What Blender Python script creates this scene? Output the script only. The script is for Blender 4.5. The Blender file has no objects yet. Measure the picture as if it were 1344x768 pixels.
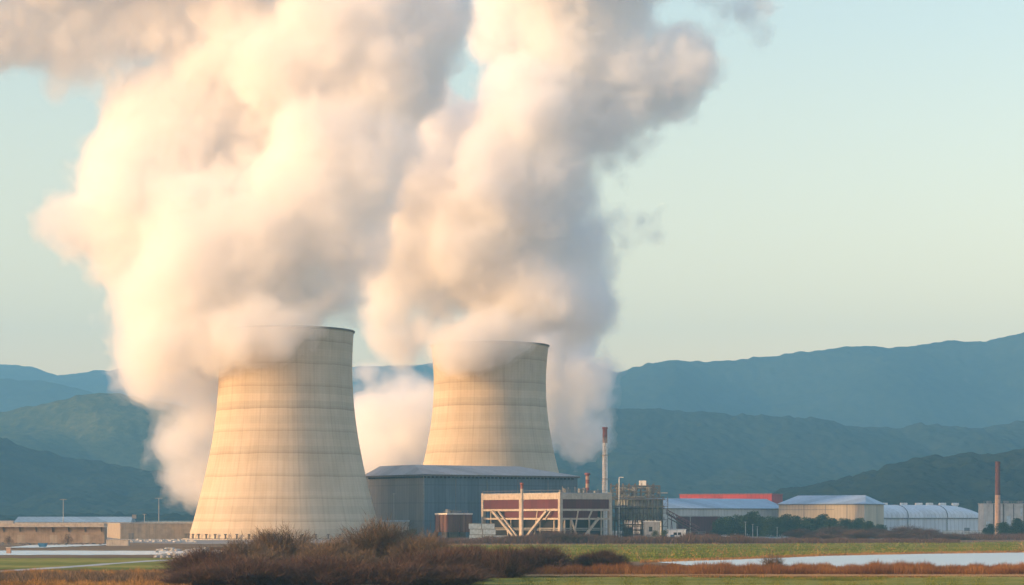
import bpy, math, random
import numpy as np
from mathutils import Vector

# ------------------------------------------------------------------ camera, light, sky, exposure
SC = bpy.context.scene
COL = SC.collection
F, CX, HZ, CH = 3000.0, 672.0, 682.0, 9.7      # focal length, centre and horizon in photograph pixels; eye height in metres
R = math.radians

cam = bpy.data.cameras.new('camera')
cam.sensor_width = 36.0
cam.lens = F / 1344 * 36.0
cam.shift_y = (HZ - 384) / 1344
cam.clip_start = 1.0
cam.clip_end = 60000
camo = bpy.data.objects.new('camera', cam)
camo.location = (0, 0, CH)
camo.rotation_euler = (R(90), 0, 0)
COL.objects.link(camo)
SC.camera = camo

SUN_A, SUN_EL = R(19), R(14)                     # sun: from the left, a little behind the camera, low
sdir = Vector((-math.cos(SUN_A) * math.cos(SUN_EL), -math.sin(SUN_A) * math.cos(SUN_EL), math.sin(SUN_EL)))
world = bpy.data.worlds.new('World')
SC.world = world
world.use_nodes = True
wn = world.node_tree
sky = wn.nodes.new('ShaderNodeTexSky')
sky.sky_type = 'NISHITA'
sky.sun_disc = False
sky.sun_elevation = SUN_EL
sky.sun_rotation = math.atan2(sdir.x, sdir.y)
sky.air_density = 1.0
sky.dust_density = 1.6
sky.ozone_density = 1.2
tint = wn.nodes.new('ShaderNodeMix'); tint.data_type = 'RGBA'; tint.blend_type = 'MULTIPLY'
tint.inputs[0].default_value = 1.0
tc_ = wn.nodes.new('ShaderNodeTexCoord'); sp_ = wn.nodes.new('ShaderNodeSeparateXYZ'); rp_ = wn.nodes.new('ShaderNodeValToRGB')
rp_.color_ramp.elements.new(0.5)
for e_, (p_, c_) in zip(rp_.color_ramp.elements, ((0.03, (2.55, 1.50, 0.78)), (0.21, (1.82, 1.40, 1.03)), (0.6, (1.36, 1.38, 1.46)))):   # creamy evening air near the horizon
    e_.position = p_; e_.color = (*c_, 1)
wn.links.new(tc_.outputs['Generated'], sp_.inputs[0]); wn.links.new(sp_.outputs[2], rp_.inputs[0])
wn.links.new(rp_.outputs[0], tint.inputs[7])
wn.links.new(sky.outputs[0], tint.inputs[6])
wn.links.new(tint.outputs[2], wn.nodes['Background'].inputs[0])
wn.nodes['Background'].inputs[1].default_value = 0.15

sl = bpy.data.lights.new('sun', 'SUN')
sl.energy = 3.15
sl.angle = R(0.6)
sl.color = (1.0, 0.61, 0.26)
so = bpy.data.objects.new('sun', sl)
so.rotation_euler = (-sdir).to_track_quat('-Z', 'Y').to_euler()
so.location = (-300, -200, 300)
COL.objects.link(so)

SC.view_settings.view_transform = 'Standard'
SC.view_settings.look = 'None'
SC.view_settings.gamma = 1
SC.view_settings.exposure = 0.74
SC.render.engine = 'CYCLES'
cy = SC.cycles
cy.max_bounces = 24
cy.diffuse_bounces = 2
cy.glossy_bounces = 2
cy.transmission_bounces = 2
cy.volume_bounces = 20
cy.transparent_max_bounces = 80
cy.use_denoising = True
cy.sample_clamp_indirect = 8.0

HAZE_DENSITY = 1.25e-4
HAZE_COLOR = (0.23, 0.61, 0.97, 1)

# ------------------------------------------------------------------ helpers
rnd = random.Random(7)
rng = np.random.default_rng(11)


def PX(px, D): return (px - CX) / F * D
def PZ(py, D): return CH + (HZ - py) / F * D
def GD(py): return CH * F / (py - HZ)


def tag(o, label=None, cat=None, group=None, kind=None):
    if label: o['label'] = label
    if cat: o['category'] = cat
    if group: o['group'] = group
    if kind: o['kind'] = kind
    return o


def empty(name, loc, rz=0.0, label=None, cat=None, group=None):
    o = bpy.data.objects.new(name, None)
    o.empty_display_size = 1
    o.location = loc
    o.rotation_euler = (0, 0, rz)
    COL.objects.link(o)
    return tag(o, label, cat, group)


def copy_tree(o, parent=None):
    c = o.copy()
    COL.objects.link(c)
    if parent is not None: c.parent = parent
    for ch in [q for q in bpy.data.objects if q.parent == o and q != c]:
        copy_tree(ch, c)
    return c


def mesh_np(name, V, Q, mat, parent=None, smooth=False):
    """mesh object from numpy vertices and equal-sized faces"""
    V = np.asarray(V, np.float32); Q = np.asarray(Q, np.int32)
    k = Q.shape[1]
    me = bpy.data.meshes.new(name)
    me.vertices.add(len(V)); me.vertices.foreach_set('co', V.ravel())
    me.loops.add(Q.size); me.loops.foreach_set('vertex_index', Q.ravel())
    me.polygons.add(len(Q))
    me.polygons.foreach_set('loop_start', np.arange(0, Q.size, k, dtype=np.int32))
    if smooth: me.polygons.foreach_set('use_smooth', np.ones(len(Q), bool))
    me.update(calc_edges=True)
    if mat: me.materials.append(mat)
    o = bpy.data.objects.new(name, me)
    COL.objects.link(o)
    if parent is not None: o.parent = parent
    return o


class MB:
    """collects simple shapes and links them as ONE mesh object"""
    def __init__(s): s.v = []; s.f = []; s.sm = []
    def add(s, vs, fs, smooth=False):
        n = len(s.v); s.v += [tuple(p) for p in vs]
        s.f += [tuple(i + n for i in f) for f in fs]; s.sm += [smooth] * len(fs)
        return s
    def box(s, x0, y0, z0, x1, y1, z1):
        return s.add([(x0, y0, z0), (x1, y0, z0), (x1, y1, z0), (x0, y1, z0), (x0, y0, z1), (x1, y0, z1), (x1, y1, z1), (x0, y1, z1)],
                     [(0, 3, 2, 1), (4, 5, 6, 7), (0, 1, 5, 4), (1, 2, 6, 5), (2, 3, 7, 6), (3, 0, 4, 7)])
    def bar(s, p, q, w, h=None):
        """rectangular bar from p to q"""
        p, q = Vector(p), Vector(q); h = h or w
        d = (q - p).normalized()
        up = Vector((0, 0, 1)) if abs(d.z) < 0.95 else Vector((0, 1, 0))
        a = d.cross(up).normalized(); b = a.cross(d)
        vs = [c + a * i * w / 2 + b * j * h / 2 for c in (p, q) for i, j in ((-1, -1), (1, -1), (1, 1), (-1, 1))]
        return s.add(vs, [(3, 2, 1, 0), (4, 5, 6, 7), (0, 1, 5, 4), (1, 2, 6, 5), (2, 3, 7, 6), (3, 0, 4, 7)])
    def tube(s, p, q, r0, r1=None, n=12, cap=True):
        r1 = r0 if r1 is None else r1
        p, q = Vector(p), Vector(q); d = (q - p).normalized()
        up = Vector((0, 0, 1)) if abs(d.z) < 0.95 else Vector((0, 1, 0))
        a = d.cross(up).normalized(); b = a.cross(d)
        vs = []
        for c, r in ((p, r0), (q, r1)):
            for i in range(n):
                t = 2 * math.pi * i / n
                vs.append(c + a * math.cos(t) * r + b * math.sin(t) * r)
        s.add(vs, [(i, (i + 1) % n, n + (i + 1) % n, n + i) for i in range(n)], True)
        if cap:
            s.add(vs, [tuple(range(n - 1, -1, -1)), tuple(range(n, 2 * n))])
        return s
    def lathe(s, prof, n=32, x=0, y=0):
        vs = []
        for r, z in prof:
            for i in range(n):
                t = 2 * math.pi * i / n
                vs.append((x + r * math.cos(t), y + r * math.sin(t), z))
        fs = []
        for k in range(len(prof) - 1):
            for i in range(n):
                j = (i + 1) % n
                fs.append((k * n + i, k * n + j, (k + 1) * n + j, (k + 1) * n + i))
        return s.add(vs, fs, True)
    def build(s, name, mat, parent=None):
        me = bpy.data.meshes.new(name)
        me.from_pydata(s.v, [], s.f)
        me.polygons.foreach_set('use_smooth', np.array(s.sm, bool))
        me.update()
        if mat: me.materials.append(mat)
        o = bpy.data.objects.new(name, me)
        COL.objects.link(o)
        if parent is not None: o.parent = parent
        return o


# ------------------------------------------------------------------ materials
class NT:
    def __init__(s, name):
        s.m = bpy.data.materials.new(name); s.m.use_nodes = True
        s.t = s.m.node_tree; s.n = s.t.nodes; s.b = s.n['Principled BSDF']
        s.tc = s.n.new('ShaderNodeTexCoord')
    def new(s, t, **kw):
        nd = s.n.new(t)
        for k, v in kw.items(): setattr(nd, k, v)
        return nd
    def link(s, a, b): s.t.links.new(a, b)
    def math(s, op, a, b=None, c=None):
        nd = s.new('ShaderNodeMath', operation=op)
        for i, v in enumerate((a, b, c)):
            if v is None: continue
            if isinstance(v, (int, float)): nd.inputs[i].default_value = v
            else: s.link(v, nd.inputs[i])
        return nd.outputs[0]
    def noise(s, scale, detail=4, vec=None, rough=0.6, stretch=None):
        nd = s.new('ShaderNodeTexNoise')
        nd.inputs['Scale'].default_value = scale; nd.inputs['Detail'].default_value = detail
        nd.inputs['Roughness'].default_value = rough
        v = vec or s.tc.outputs['Object']
        if stretch:
            mp = s.new('ShaderNodeMapping'); mp.inputs['Scale'].default_value = stretch
            s.link(v, mp.inputs[0]); v = mp.outputs[0]
        s.link(v, nd.inputs['Vector'])
        return nd.outputs['Fac']
    def ramp(s, fac, pts):
        nd = s.new('ShaderNodeValToRGB'); cr = nd.color_ramp
        while len(cr.elements) < len(pts): cr.elements.new(0.5)
        for e, (p, c) in zip(cr.elements, pts):
            e.position = p; e.color = (*c, 1) if len(c) == 3 else c
        s.link(fac, nd.inputs[0]); return nd.outputs[0]
    def mix(s, fac, a, b, mode='MIX'):
        nd = s.new('ShaderNodeMix', data_type='RGBA', blend_type=mode)
        for i, v in ((0, fac), (6, a), (7, b)):
            if isinstance(v, (int, float)): nd.inputs[i].default_value = v
            elif isinstance(v, tuple): nd.inputs[i].default_value = (*v, 1) if len(v) == 3 else v
            else: s.link(v, nd.inputs[i])
        return nd.outputs[2]
    def bump(s, h, strength=0.3, dist=0.1):
        nd = s.new('ShaderNodeBump'); nd.inputs['Strength'].default_value = strength; nd.inputs['Distance'].default_value = dist
        s.link(h, nd.inputs['Height']); s.link(nd.outputs[0], s.b.inputs['Normal'])
    def out(s, col, rough=0.8, spec=0.3, metal=0.0):
        if isinstance(col, tuple): s.b.inputs['Base Color'].default_value = (*col, 1)
        else: s.link(col, s.b.inputs['Base Color'])
        s.b.inputs['Roughness'].default_value = rough
        s.b.inputs['Specular IOR Level'].default_value = spec
        s.b.inputs['Metallic'].default_value = metal
        return s.m


def dull(c, k): return tuple(v * k for v in c)


def plain(name, c, rough=0.8, scale=0.6, var=0.3, spec=0.3, metal=0.0, streak=True):
    """weathered paint, concrete or steel: blotches and vertical streaks of dirt"""
    t = NT(name)
    f = t.noise(scale, 5)
    col = t.ramp(f, [(0.3, dull(c, 1 - var)), (0.55, c), (0.75, dull(c, 1 + var * 0.4))])
    if streak:
        g = t.noise(1.0, 4, stretch=(1.3, 1.3, 0.06))
        dirt = t.ramp(g, [(0.5, (1, 1, 1)), (0.75, (0.72, 0.68, 0.62))])
        col = t.mix(0.8, col, dirt, 'MULTIPLY')
    return t.out(col, rough, spec, metal)


def cladding(name, c, pitch=1.2, axis_mix=True, rough=0.6, var=0.18, bandh=None):
    """ribbed metal sheets with vertical joints (object coordinates, both horizontal axes)"""
    t = NT(name)
    sep = t.new('ShaderNodeSeparateXYZ'); t.link(t.tc.outputs['Object'], sep.inputs[0])
    u = t.math('ADD', sep.outputs[0], sep.outputs[1])
    k = t.math('DIVIDE', u, pitch)
    fr = t.math('FRACT', k)
    line = t.ramp(fr, [(0.0, (0.72, 0.72, 0.72)), (0.1, (1, 1, 1)), (0.9, (1, 1, 1)), (1.0, (0.72, 0.72, 0.72))])
    wn_ = t.new('ShaderNodeTexWhiteNoise', noise_dimensions='1D')
    t.link(t.math('FLOOR', t.math('DIVIDE', u, pitch * 3)), wn_.inputs['W'])
    base = t.mix(wn_.outputs['Value'], dull(c, 1 - var), dull(c, 1 + var * 0.5))
    n = t.noise(1.0, 5, stretch=(0.5, 0.5, 0.07))
    base = t.mix(0.7, base, t.ramp(n, [(0.45, (1, 1, 1)), (0.75, (0.7, 0.68, 0.66))]), 'MULTIPLY')
    col = t.mix(1.0, base, line, 'MULTIPLY')
    if bandh:
        fz = t.math('FRACT', t.math('DIVIDE', sep.outputs[2], bandh))
        col = t.mix(1.0, col, t.ramp(fz, [(0.0, (0.7, 0.7, 0.7)), (0.04, (1, 1, 1)), (0.96, (1, 1, 1)), (1, (0.7, 0.7, 0.7))]), 'MULTIPLY')
    t.bump(fr, 0.25, 0.1)
    return t.out(col, rough, 0.3)


def tower_concrete(name, ring, off):
    """pale concrete shell: lift joints as rings, faint meridian ribs, rain streaks"""
    t = NT(name)
    sep = t.new('ShaderNodeSeparateXYZ'); t.link(t.tc.outputs['Object'], sep.inputs[0])
    x, y, z = sep.outputs
    ang = t.math('ARCTAN2', y, x)
    cmb = t.new('ShaderNodeCombineXYZ')
    t.link(t.math('MULTIPLY', ang, 14.0), cmb.inputs[0]); t.link(t.math('MULTIPLY', z, 0.022), cmb.inputs[1])
    wob = t.math('MULTIPLY', t.math('SUBTRACT', t.noise(0.06, 2), 0.5), 1.2)
    zz = t.math('ADD', t.math('ADD', z, off), wob)
    k = t.math('DIVIDE', zz, ring)
    big = t.math('FRACT', k)
    wn_ = t.new('ShaderNodeTexWhiteNoise', noise_dimensions='1D'); t.link(t.math('FLOOR', t.math('DIVIDE', zz, ring / 3)), wn_.inputs['W'])
    c = (0.56, 0.475, 0.36)
    base = t.mix(wn_.outputs['Value'], dull(c, 0.90), dull(c, 1.05))
    joint = t.ramp(big, [(0.0, (0.66, 0.62, 0.57)), (0.045, (0.8, 0.78, 0.75)), (0.16, (1, 1, 1)), (0.985, (1, 1, 1)), (1.0, (0.66, 0.62, 0.57))])
    base = t.mix(0.65, base, joint, 'MULTIPLY')
    small = t.math('FRACT', t.math('DIVIDE', zz, ring / 9))
    base = t.mix(0.5, base, t.ramp(small, [(0.0, (0.82, 0.82, 0.82)), (0.12, (1, 1, 1)), (0.9, (1, 1, 1)), (1, (0.82, 0.82, 0.82))]), 'MULTIPLY')
    ribs = t.math('FRACT', t.math('MULTIPLY', ang, 96 / (2 * math.pi)))
    base = t.mix(0.3, base, t.ramp(ribs, [(0.0, (0.8, 0.8, 0.8)), (0.14, (1, 1, 1)), (0.86, (1, 1, 1)), (1, (0.8, 0.8, 0.8))]), 'MULTIPLY')
    wide = t.math('FRACT', t.math('MULTIPLY', ang, 24 / (2 * math.pi)))
    base = t.mix(0.38, base, t.ramp(wide, [(0.0, (0.78, 0.77, 0.75)), (0.07, (1, 1, 1)), (0.93, (1, 1, 1)), (1, (0.78, 0.77, 0.75))]), 'MULTIPLY')
    st = t.noise(1.6, 6, vec=cmb.outputs[0], rough=0.7)
    base = t.mix(0.9, base, t.ramp(st, [(0.42, (1, 1, 1)), (0.6, (0.92, 0.90, 0.87)), (0.8, (0.80, 0.77, 0.72))]), 'MULTIPLY')
    base = t.mix(0.8, base, t.ramp(t.noise(0.05, 5), [(0.35, (0.84, 0.82, 0.79)), (0.6, (1, 1, 1))]), 'MULTIPLY')
    t.bump(t.noise(0.5, 4), 0.15, 0.2)
    return t.out(base, 0.9, 0.15)


def leafy(name, stops, scale=0.15, transl=0.0, rough=0.85):
    t = NT(name)
    f = t.noise(scale, 5, vec=t.new('ShaderNodeNewGeometry').outputs['Position'])
    t.out(t.ramp(f, stops), rough, 0.1)
    return t.m


M = {}
M['conc'] = tower_concrete('tower_concrete_near', 10.8, 2.0)
M['conc2'] = tower_concrete('tower_concrete_far', 13.2, 5.0)
M['dark_conc'] = plain('damp_concrete', (0.13, 0.12, 0.11), 0.9)
M['rim'] = plain('rim_concrete', (0.16, 0.15, 0.14), 0.9)
M['pale_conc'] = plain('pale_concrete', (0.45, 0.41, 0.36), 0.9)
M['grey_conc'] = plain('grey_concrete', (0.34, 0.33, 0.31), 0.9)
M['block_conc'] = plain('pale_silo_concrete', (0.46, 0.45, 0.43), 0.9, 0.25, 0.3)
M['post'] = plain('galvanised_post', (0.36, 0.36, 0.35), 0.5, 0.8)
M['wall_brown'] = plain('stained_render', (0.30, 0.23, 0.17), 0.9, 0.3, 0.35)
M['wall_tan'] = plain('tan_render', (0.33, 0.28, 0.22), 0.9, 0.3, 0.25)
M['cream'] = plain('cream_paint', (0.44, 0.38, 0.32), 0.75)
M['maroon'] = cladding('maroon_cladding', (0.095, 0.017, 0.022), 1.6)
M['red'] = cladding('red_cladding', (0.32, 0.03, 0.035), 3.0)
M['blue_shade_clad'] = cladding('blue_shade_cladding', (0.095, 0.135, 0.175), 2.2, bandh=9.0)  # darker blue of the hall's shaded face is put into the colour
M['grey_clad'] = cladding('grey_cladding', (0.20, 0.19, 0.185), 2.2, bandh=9.0)
M['roof_grey'] = cladding('weathered_roof_sheet', (0.38, 0.37, 0.38), 2.6)
M['roof_blue'] = cladding('pale_blue_roof_sheet', (0.42, 0.50, 0.58), 3.2)
M['roof_left'] = cladding('blue_roof_sheet', (0.24, 0.36, 0.48), 3.2)
M['beige'] = cladding('beige_cladding', (0.52, 0.43, 0.31), 2.0, var=0.1)
M['white_clad'] = cladding('white_cladding', (0.66, 0.68, 0.70), 3.0, var=0.08)
M['pale_clad'] = cladding('pale_wall_cladding', (0.5, 0.5, 0.48), 2.4, var=0.12)
M['rust'] = cladding('rusty_plate', (0.16, 0.075, 0.055), 1.5, var=0.4)
M['steel'] = plain('grey_steel', (0.20, 0.20, 0.20), 0.6, 0.8)
M['lattice'] = plain('weathered_scaffold_steel', (0.12, 0.105, 0.095), 0.7, 0.8)
M['drum'] = plain('lagged_drum', (0.36, 0.36, 0.34), 0.7, 0.4, 0.4)
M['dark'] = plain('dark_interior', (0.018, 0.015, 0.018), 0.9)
M['white'] = plain('white_paint', (0.72, 0.70, 0.66), 0.6)
M['redpaint'] = plain('faded_red_paint', (0.24, 0.075, 0.06), 0.7)
M['brick_pink'] = plain('pinkish_brick', (0.38, 0.26, 0.20), 0.85)
M['brick_red'] = plain('dark_red_brick', (0.11, 0.042, 0.038), 0.85)
M['blue_paint'] = plain('blue_paint', (0.03, 0.13, 0.25), 0.5)
M['glaze'] = plain('pale_blue_panel', (0.42, 0.50, 0.55), 0.5, 0.7, 0.4)
M['purple'] = plain('maroon_steel', (0.15, 0.07, 0.085), 0.7)
M['glass'] = plain('dark_window_glass', (0.03, 0.035, 0.045), 0.15, spec=0.5, streak=False)
M['tyre'] = plain('black_rubber', (0.02, 0.02, 0.02), 0.9)
M['bark'] = plain('bark', (0.10, 0.07, 0.05), 0.95)
M['twig'] = leafy('bare_twigs', [(0.3, (0.08, 0.058, 0.041)), (0.55, (0.15, 0.110, 0.077)), (0.75, (0.27, 0.20, 0.135))], 0.25)
M['twig_red'] = leafy('reddish_twigs', [(0.3, (0.058, 0.037, 0.031)), (0.6, (0.105, 0.066, 0.052)), (0.8, (0.18, 0.115, 0.078))], 0.1)
M['reed'] = leafy('dry_reed', [(0.3, (0.085, 0.036, 0.02)), (0.5, (0.17, 0.075, 0.032)), (0.75, (0.32, 0.16, 0.055))], 0.12)
M['leaf'] = leafy('dark_evergreen_leaf', [(0.3, (0.018, 0.034, 0.018)), (0.55, (0.036, 0.064, 0.030)), (0.75, (0.06, 0.09, 0.035))], 0.2)
M['leaf2'] = leafy('olive_leaf', [(0.3, (0.035, 0.05, 0.02)), (0.7, (0.085, 0.10, 0.04))], 0.3)
M['grass'] = leafy('green_grass', [(0.3, (0.055, 0.075, 0.014)), (0.5, (0.11, 0.135, 0.022)), (0.7, (0.24, 0.19, 0.05))], 0.06)
M['field_grass'] = leafy('meadow_grass', [(0.3, (0.06, 0.09, 0.014)), (0.5, (0.11, 0.15, 0.022)), (0.7, (0.19, 0.19, 0.042))], 0.03)
M['dry_grass'] = leafy('dry_grass', [(0.3, (0.14, 0.08, 0.035)), (0.55, (0.30, 0.17, 0.065)), (0.75, (0.40, 0.25, 0.10))], 0.05)


def ground_mat(name, stops, s1=0.03, s2=0.4, stretch=(0.25, 1, 1)):
    t = NT(name)
    a = t.noise(s1, 6, stretch=stretch); b = t.noise(s2, 5)
    f = t.math('ADD', t.math('MULTIPLY', a, 0.65), t.math('MULTIPLY', b, 0.35))
    t.bump(b, 0.5, 0.3)
    return t.out(t.ramp(f, stops), 0.95, 0.1)


M['soil'] = ground_mat('dry_soil', [(0.36, (0.10, 0.065, 0.04)), (0.5, (0.19, 0.12, 0.065)), (0.64, (0.27, 0.18, 0.09))])
M['field'] = ground_mat('meadow_green', [(0.38, (0.085, 0.105, 0.018)), (0.47, (0.16, 0.17, 0.026)), (0.53, (0.24, 0.215, 0.04)), (0.62, (0.34, 0.25, 0.08))], 0.02, 0.25, (0.12, 1, 1))
M['yard'] = ground_mat('gravel_yard', [(0.36, (0.16, 0.15, 0.14)), (0.5, (0.27, 0.25, 0.23)), (0.64, (0.40, 0.37, 0.34))], 0.04, 0.5)
M['tan'] = ground_mat('tan_dry_track', [(0.36, (0.24, 0.135, 0.055)), (0.5, (0.36, 0.21, 0.09)), (0.64, (0.44, 0.29, 0.14))], 0.05, 0.6)
M['lane'] = ground_mat('pale_lane', [(0.36, (0.30, 0.31, 0.31)), (0.6, (0.45, 0.46, 0.46))], 0.05, 0.6)


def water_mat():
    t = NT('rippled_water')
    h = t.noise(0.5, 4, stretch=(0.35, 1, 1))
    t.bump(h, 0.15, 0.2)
    return t.out((0.66, 0.69, 0.70), 0.2, 0.9)  # pale base colour stands in for the bright sky reflected in the water


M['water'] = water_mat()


def hill_mat(name, stops, s1, s2):
    t = NT(name)
    a = t.noise(s1, 7, rough=0.65, stretch=(1, 1, 2)); b = t.noise(s2, 3)
    f = t.math('ADD', t.math('MULTIPLY', a, 0.6), t.math('MULTIPLY', b, 0.4))
    t.bump(b, 0.45, 5.0)
    return t.out(t.ramp(f, stops), 1.0, 0.0)


FOREST = [(0.36, (0.012, 0.021, 0.017)), (0.5, (0.021, 0.034, 0.024)), (0.66, (0.038, 0.050, 0.030))]
M['forest'] = hill_mat('forest_hillside', FOREST, 0.006, 0.09)
M['forest_near'] = hill_mat('near_forest_hillside', [(p_, dull(c_, .7)) for p_, c_ in FOREST], 0.008, 0.1)
M['forest_far'] = hill_mat('far_forest_hillside', FOREST, 0.003, 0.04)
M['grass_hill'] = hill_mat('grassy_hillside', [(0.36, (0.025, 0.038, 0.018)), (0.5, (0.05, 0.064, 0.025)), (0.66, (0.115, 0.115, 0.042))], 0.004, 0.08)

# ------------------------------------------------------------------ terrain
def lattice(n, seed):
    return np.random.default_rng(seed).standard_normal(n)


def upmat(n_out, step):
    """cubic interpolation matrix from a lattice with spacing `step` samples"""
    n_in = int(math.ceil(n_out / step)) + 4
    x = np.arange(n_out) / step + 1
    i = np.floor(x).astype(int); t = x - i
    w = np.stack([-0.5 * t + t**2 - 0.5 * t**3, 1 - 2.5 * t**2 + 1.5 * t**3, 0.5 * t + 2 * t**2 - 1.5 * t**3, -0.5 * t**2 + 0.5 * t**3], 1)
    m = np.zeros((n_out, n_in), np.float32)
    for k in range(4): m[np.arange(n_out), i - 1 + k] += w[:, k]
    return m


def noise2(nx, ny, sx, sy, seed):
    A, B = upmat(nx, sx), upmat(ny, sy)
    return A @ lattice((A.shape[1], B.shape[1]), seed).astype(np.float32) @ B.T


def noise3(shape, step, seed):
    A = [upmat(n, step) for n in shape]
    L = np.random.default_rng(seed).standard_normal([a.shape[1] for a in A]).astype(np.float32)
    L = np.tensordot(A[0], L, (1, 0))
    L = np.einsum('jb,abc->ajc', A[1], L, optimize=True)
    return np.einsum('kc,abc->abk', A[2], L, optimize=True)


gnd = MB()
gnd.add([(-9000, -400, 0), (9000, -400, 0), (9000, 14000, 0), (-9000, 14000, 0)], [(0, 1, 2, 3)])
tag(gnd.build('ground', M['soil']), kind='structure')


def hill(D, pts, front, mat, spur=0.25, tree=4.0, wl=12.0, seed=1, px0=-500, px1=1850, ny=110, nx=620, back=None):
    pxs = np.linspace(px0, px1, nx)
    ridge = PZ(np.interp(pxs, [p[0] for p in pts], [p[1] for p in pts]), D)
    ridge = np.maximum(ridge, 2)
    Xs = PX(pxs, D)
    back = back or front * 0.6
    ys = np.concatenate([np.linspace(-front, 0, ny), np.linspace(0, back, 24)[1:]])
    n = len(ys)
    v = np.where(ys < 0, ys / front, ys / back)
    prof = np.where(ys < 0, np.cos(np.clip(-v, 0, 1) * math.pi / 2) ** 1.25 * 0.6 + 0.4 * (1 - np.clip(-v, 0, 1)), np.cos(v * math.pi / 2) ** 2)
    dx = Xs[1] - Xs[0]
    big = noise2(nx, n, 260 / dx * D / 3000, n * 0.6, seed) * 0.6 + noise2(nx, n, 110 / dx * D / 3000, n * 0.35, seed + 1) * 0.4
    rough = noise2(nx, n, 45 / dx, 9, seed + 2)
    away = (np.clip(-v, 0, 1) * (1 - np.clip(-v, 0, 1)) * 4 * (ys < 0))[None, :]
    Z = ridge[:, None] * prof[None, :] * (1 - spur * np.clip(0.9 - np.abs(big), 0, 1) * away) + rough * 1.2 * away
    tr = noise2(nx, n, max(2, wl / dx), 2.0, seed + 3) + 0.6 * noise2(nx, n, 2, 2, seed + 4)
    Z = Z + tr * tree * np.minimum(1, prof * 8)[None, :] * 0.38
    Z = Z - 2.0 * (1 - np.minimum(1, prof * 20))[None, :]
    V = np.stack([np.repeat(Xs, n), np.tile(D + ys, nx), Z.ravel()], 1)
    i, j = np.meshgrid(np.arange(nx - 1), np.arange(n - 1), indexing='ij')
    a = (i * n + j).ravel()
    o = mesh_np('hill', V, np.stack([a, a + n, a + n + 1, a + 1], 1), mat, smooth=True)
    return tag(o, kind='structure')


hill(8800, [(-500, 470), (-80, 486), (0, 478), (40, 481), (78, 494), (110, 488), (150, 485), (260, 480), (380, 492), (470, 481), (560, 478), (640, 470), (740, 474), (780, 478), (815, 489), (870, 500), (1850, 520)],
     2400, M['forest_far'], 0.3, 5, 30, 21)
hill(7000, [(-500, 480), (-60, 496), (0, 497), (70, 501), (130, 518), (200, 545), (300, 590), (420, 640), (600, 665), (1850, 675)],
     1000, M['forest_far'], 0.3, 4, 20, 31)
hill(6600, [(-500, 660), (500, 640), (640, 560), (740, 512), (800, 491), (820, 486), (850, 477), (880, 473), (925, 475), (960, 473), (1000, 469), (1050, 462), (1090, 458), (1130, 454), (1165, 456), (1200, 454), (1245, 447), (1290, 449), (1344, 436), (1500, 415), (1850, 440)],
     1800, M['forest_far'], 0.5, 4, 18, 41, nx=800)
hill(4400, [(-500, 560), (-60, 552), (0, 541), (60, 530), (100, 519), (140, 515), (175, 521), (215, 527), (250, 537), (330, 575), (450, 630), (600, 668), (1850, 676)],
     1000, M['grass_hill'], 0.6, 3, 14, 51)
hill(3300, [(-500, 545), (-40, 562), (0, 574), (40, 590), (100, 602), (160, 612), (230, 622), (330, 640), (450, 660), (600, 672), (1850, 677)],
     700, M['forest'], 0.35, 4, 10, 61)
hill(4300, [(-500, 676), (480, 640), (620, 590), (720, 556), (790, 537), (850, 536), (900, 540), (1000, 545), (1060, 548), (1085, 550), (1110, 558), (1150, 562), (1180, 563), (1205, 556), (1250, 559), (1290, 563), (1344, 551), (1500, 530), (1850, 540)],
     1400, M['forest'], 0.4, 4, 12, 71, nx=900)
hill(2450, [(-500, 679), (800, 676), (930, 662), (1000, 651), (1040, 641), (1100, 630), (1160, 614), (1200, 602), (1235, 596), (1290, 598), (1344, 589), (1500, 570), (1850, 580)],
     520, M['forest_near'], 0.35, 4, 10, 81)

# ------------------------------------------------------------------ ground sheets
_z = [0.0]


def sheet(name, near, far, mat, jit=0.4, n=260, z=None, seed=5, rows=4):
    px0, px1 = near[0][0], near[-1][0]
    pxs = np.linspace(px0, px1, n)
    a = np.interp(pxs, *zip(*near)); b = np.interp(pxs, *zip(*far))
    ja = noise2(n, 2, 9, 2, seed)[:, 0] * 0.6 + noise2(n, 2, 3, 2, seed + 1)[:, 0] * 0.4
    jb = noise2(n, 2, 9, 2, seed + 2)[:, 0] * 0.6 + noise2(n, 2, 3, 2, seed + 3)[:, 0] * 0.4
    a = a + ja * jit; b = np.minimum(b + jb * jit * 0.6, a - 0.15)
    if z is None:
        _z[0] += 0.02; z = _z[0]
    V = []
    for p, u, w in zip(pxs, a, b):
        d0, d1 = GD(u), GD(w)
        for k in range(rows):
            d = d0 + (d1 - d0) * k / (rows - 1)
            V.append((PX(p, d), d, z))
    i, j = np.meshgrid(np.arange(n - 1), np.arange(rows - 1), indexing='ij')
    q = (i * rows + j).ravel()
    o = mesh_np(name, V, np.stack([q, q + rows, q + rows + 1, q + 1], 1), mat)
    return tag(o, kind='structure')


sheet('yard_ground', [(-300, 714), (150, 713), (330, 714), (560, 711), (700, 710), (1000, 709.5), (1600, 708)], [(-300, 691), (1600, 691)], M['yard'], 0.5, seed=1)
sheet('field', [(560, 742), (700, 739), (800, 738), (865, 737.5), (950, 732.5), (1090, 729), (1200, 726), (1344, 723.5), (1600, 722)],
      [(560, 716), (700, 715), (900, 714.5), (1000, 714), (1100, 713.5), (1344, 711), (1600, 709)], M['field'], 0.6, seed=11)
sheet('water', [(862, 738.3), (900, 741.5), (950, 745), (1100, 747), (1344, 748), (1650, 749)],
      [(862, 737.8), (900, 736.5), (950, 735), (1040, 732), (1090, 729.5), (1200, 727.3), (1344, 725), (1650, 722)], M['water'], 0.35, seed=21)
sheet('field', [(-300, 749), (0, 748), (120, 750), (220, 747), (330, 745)], [(-300, 733), (0, 733), (330, 733)], M['field'], 0.8, seed=31)
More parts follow.
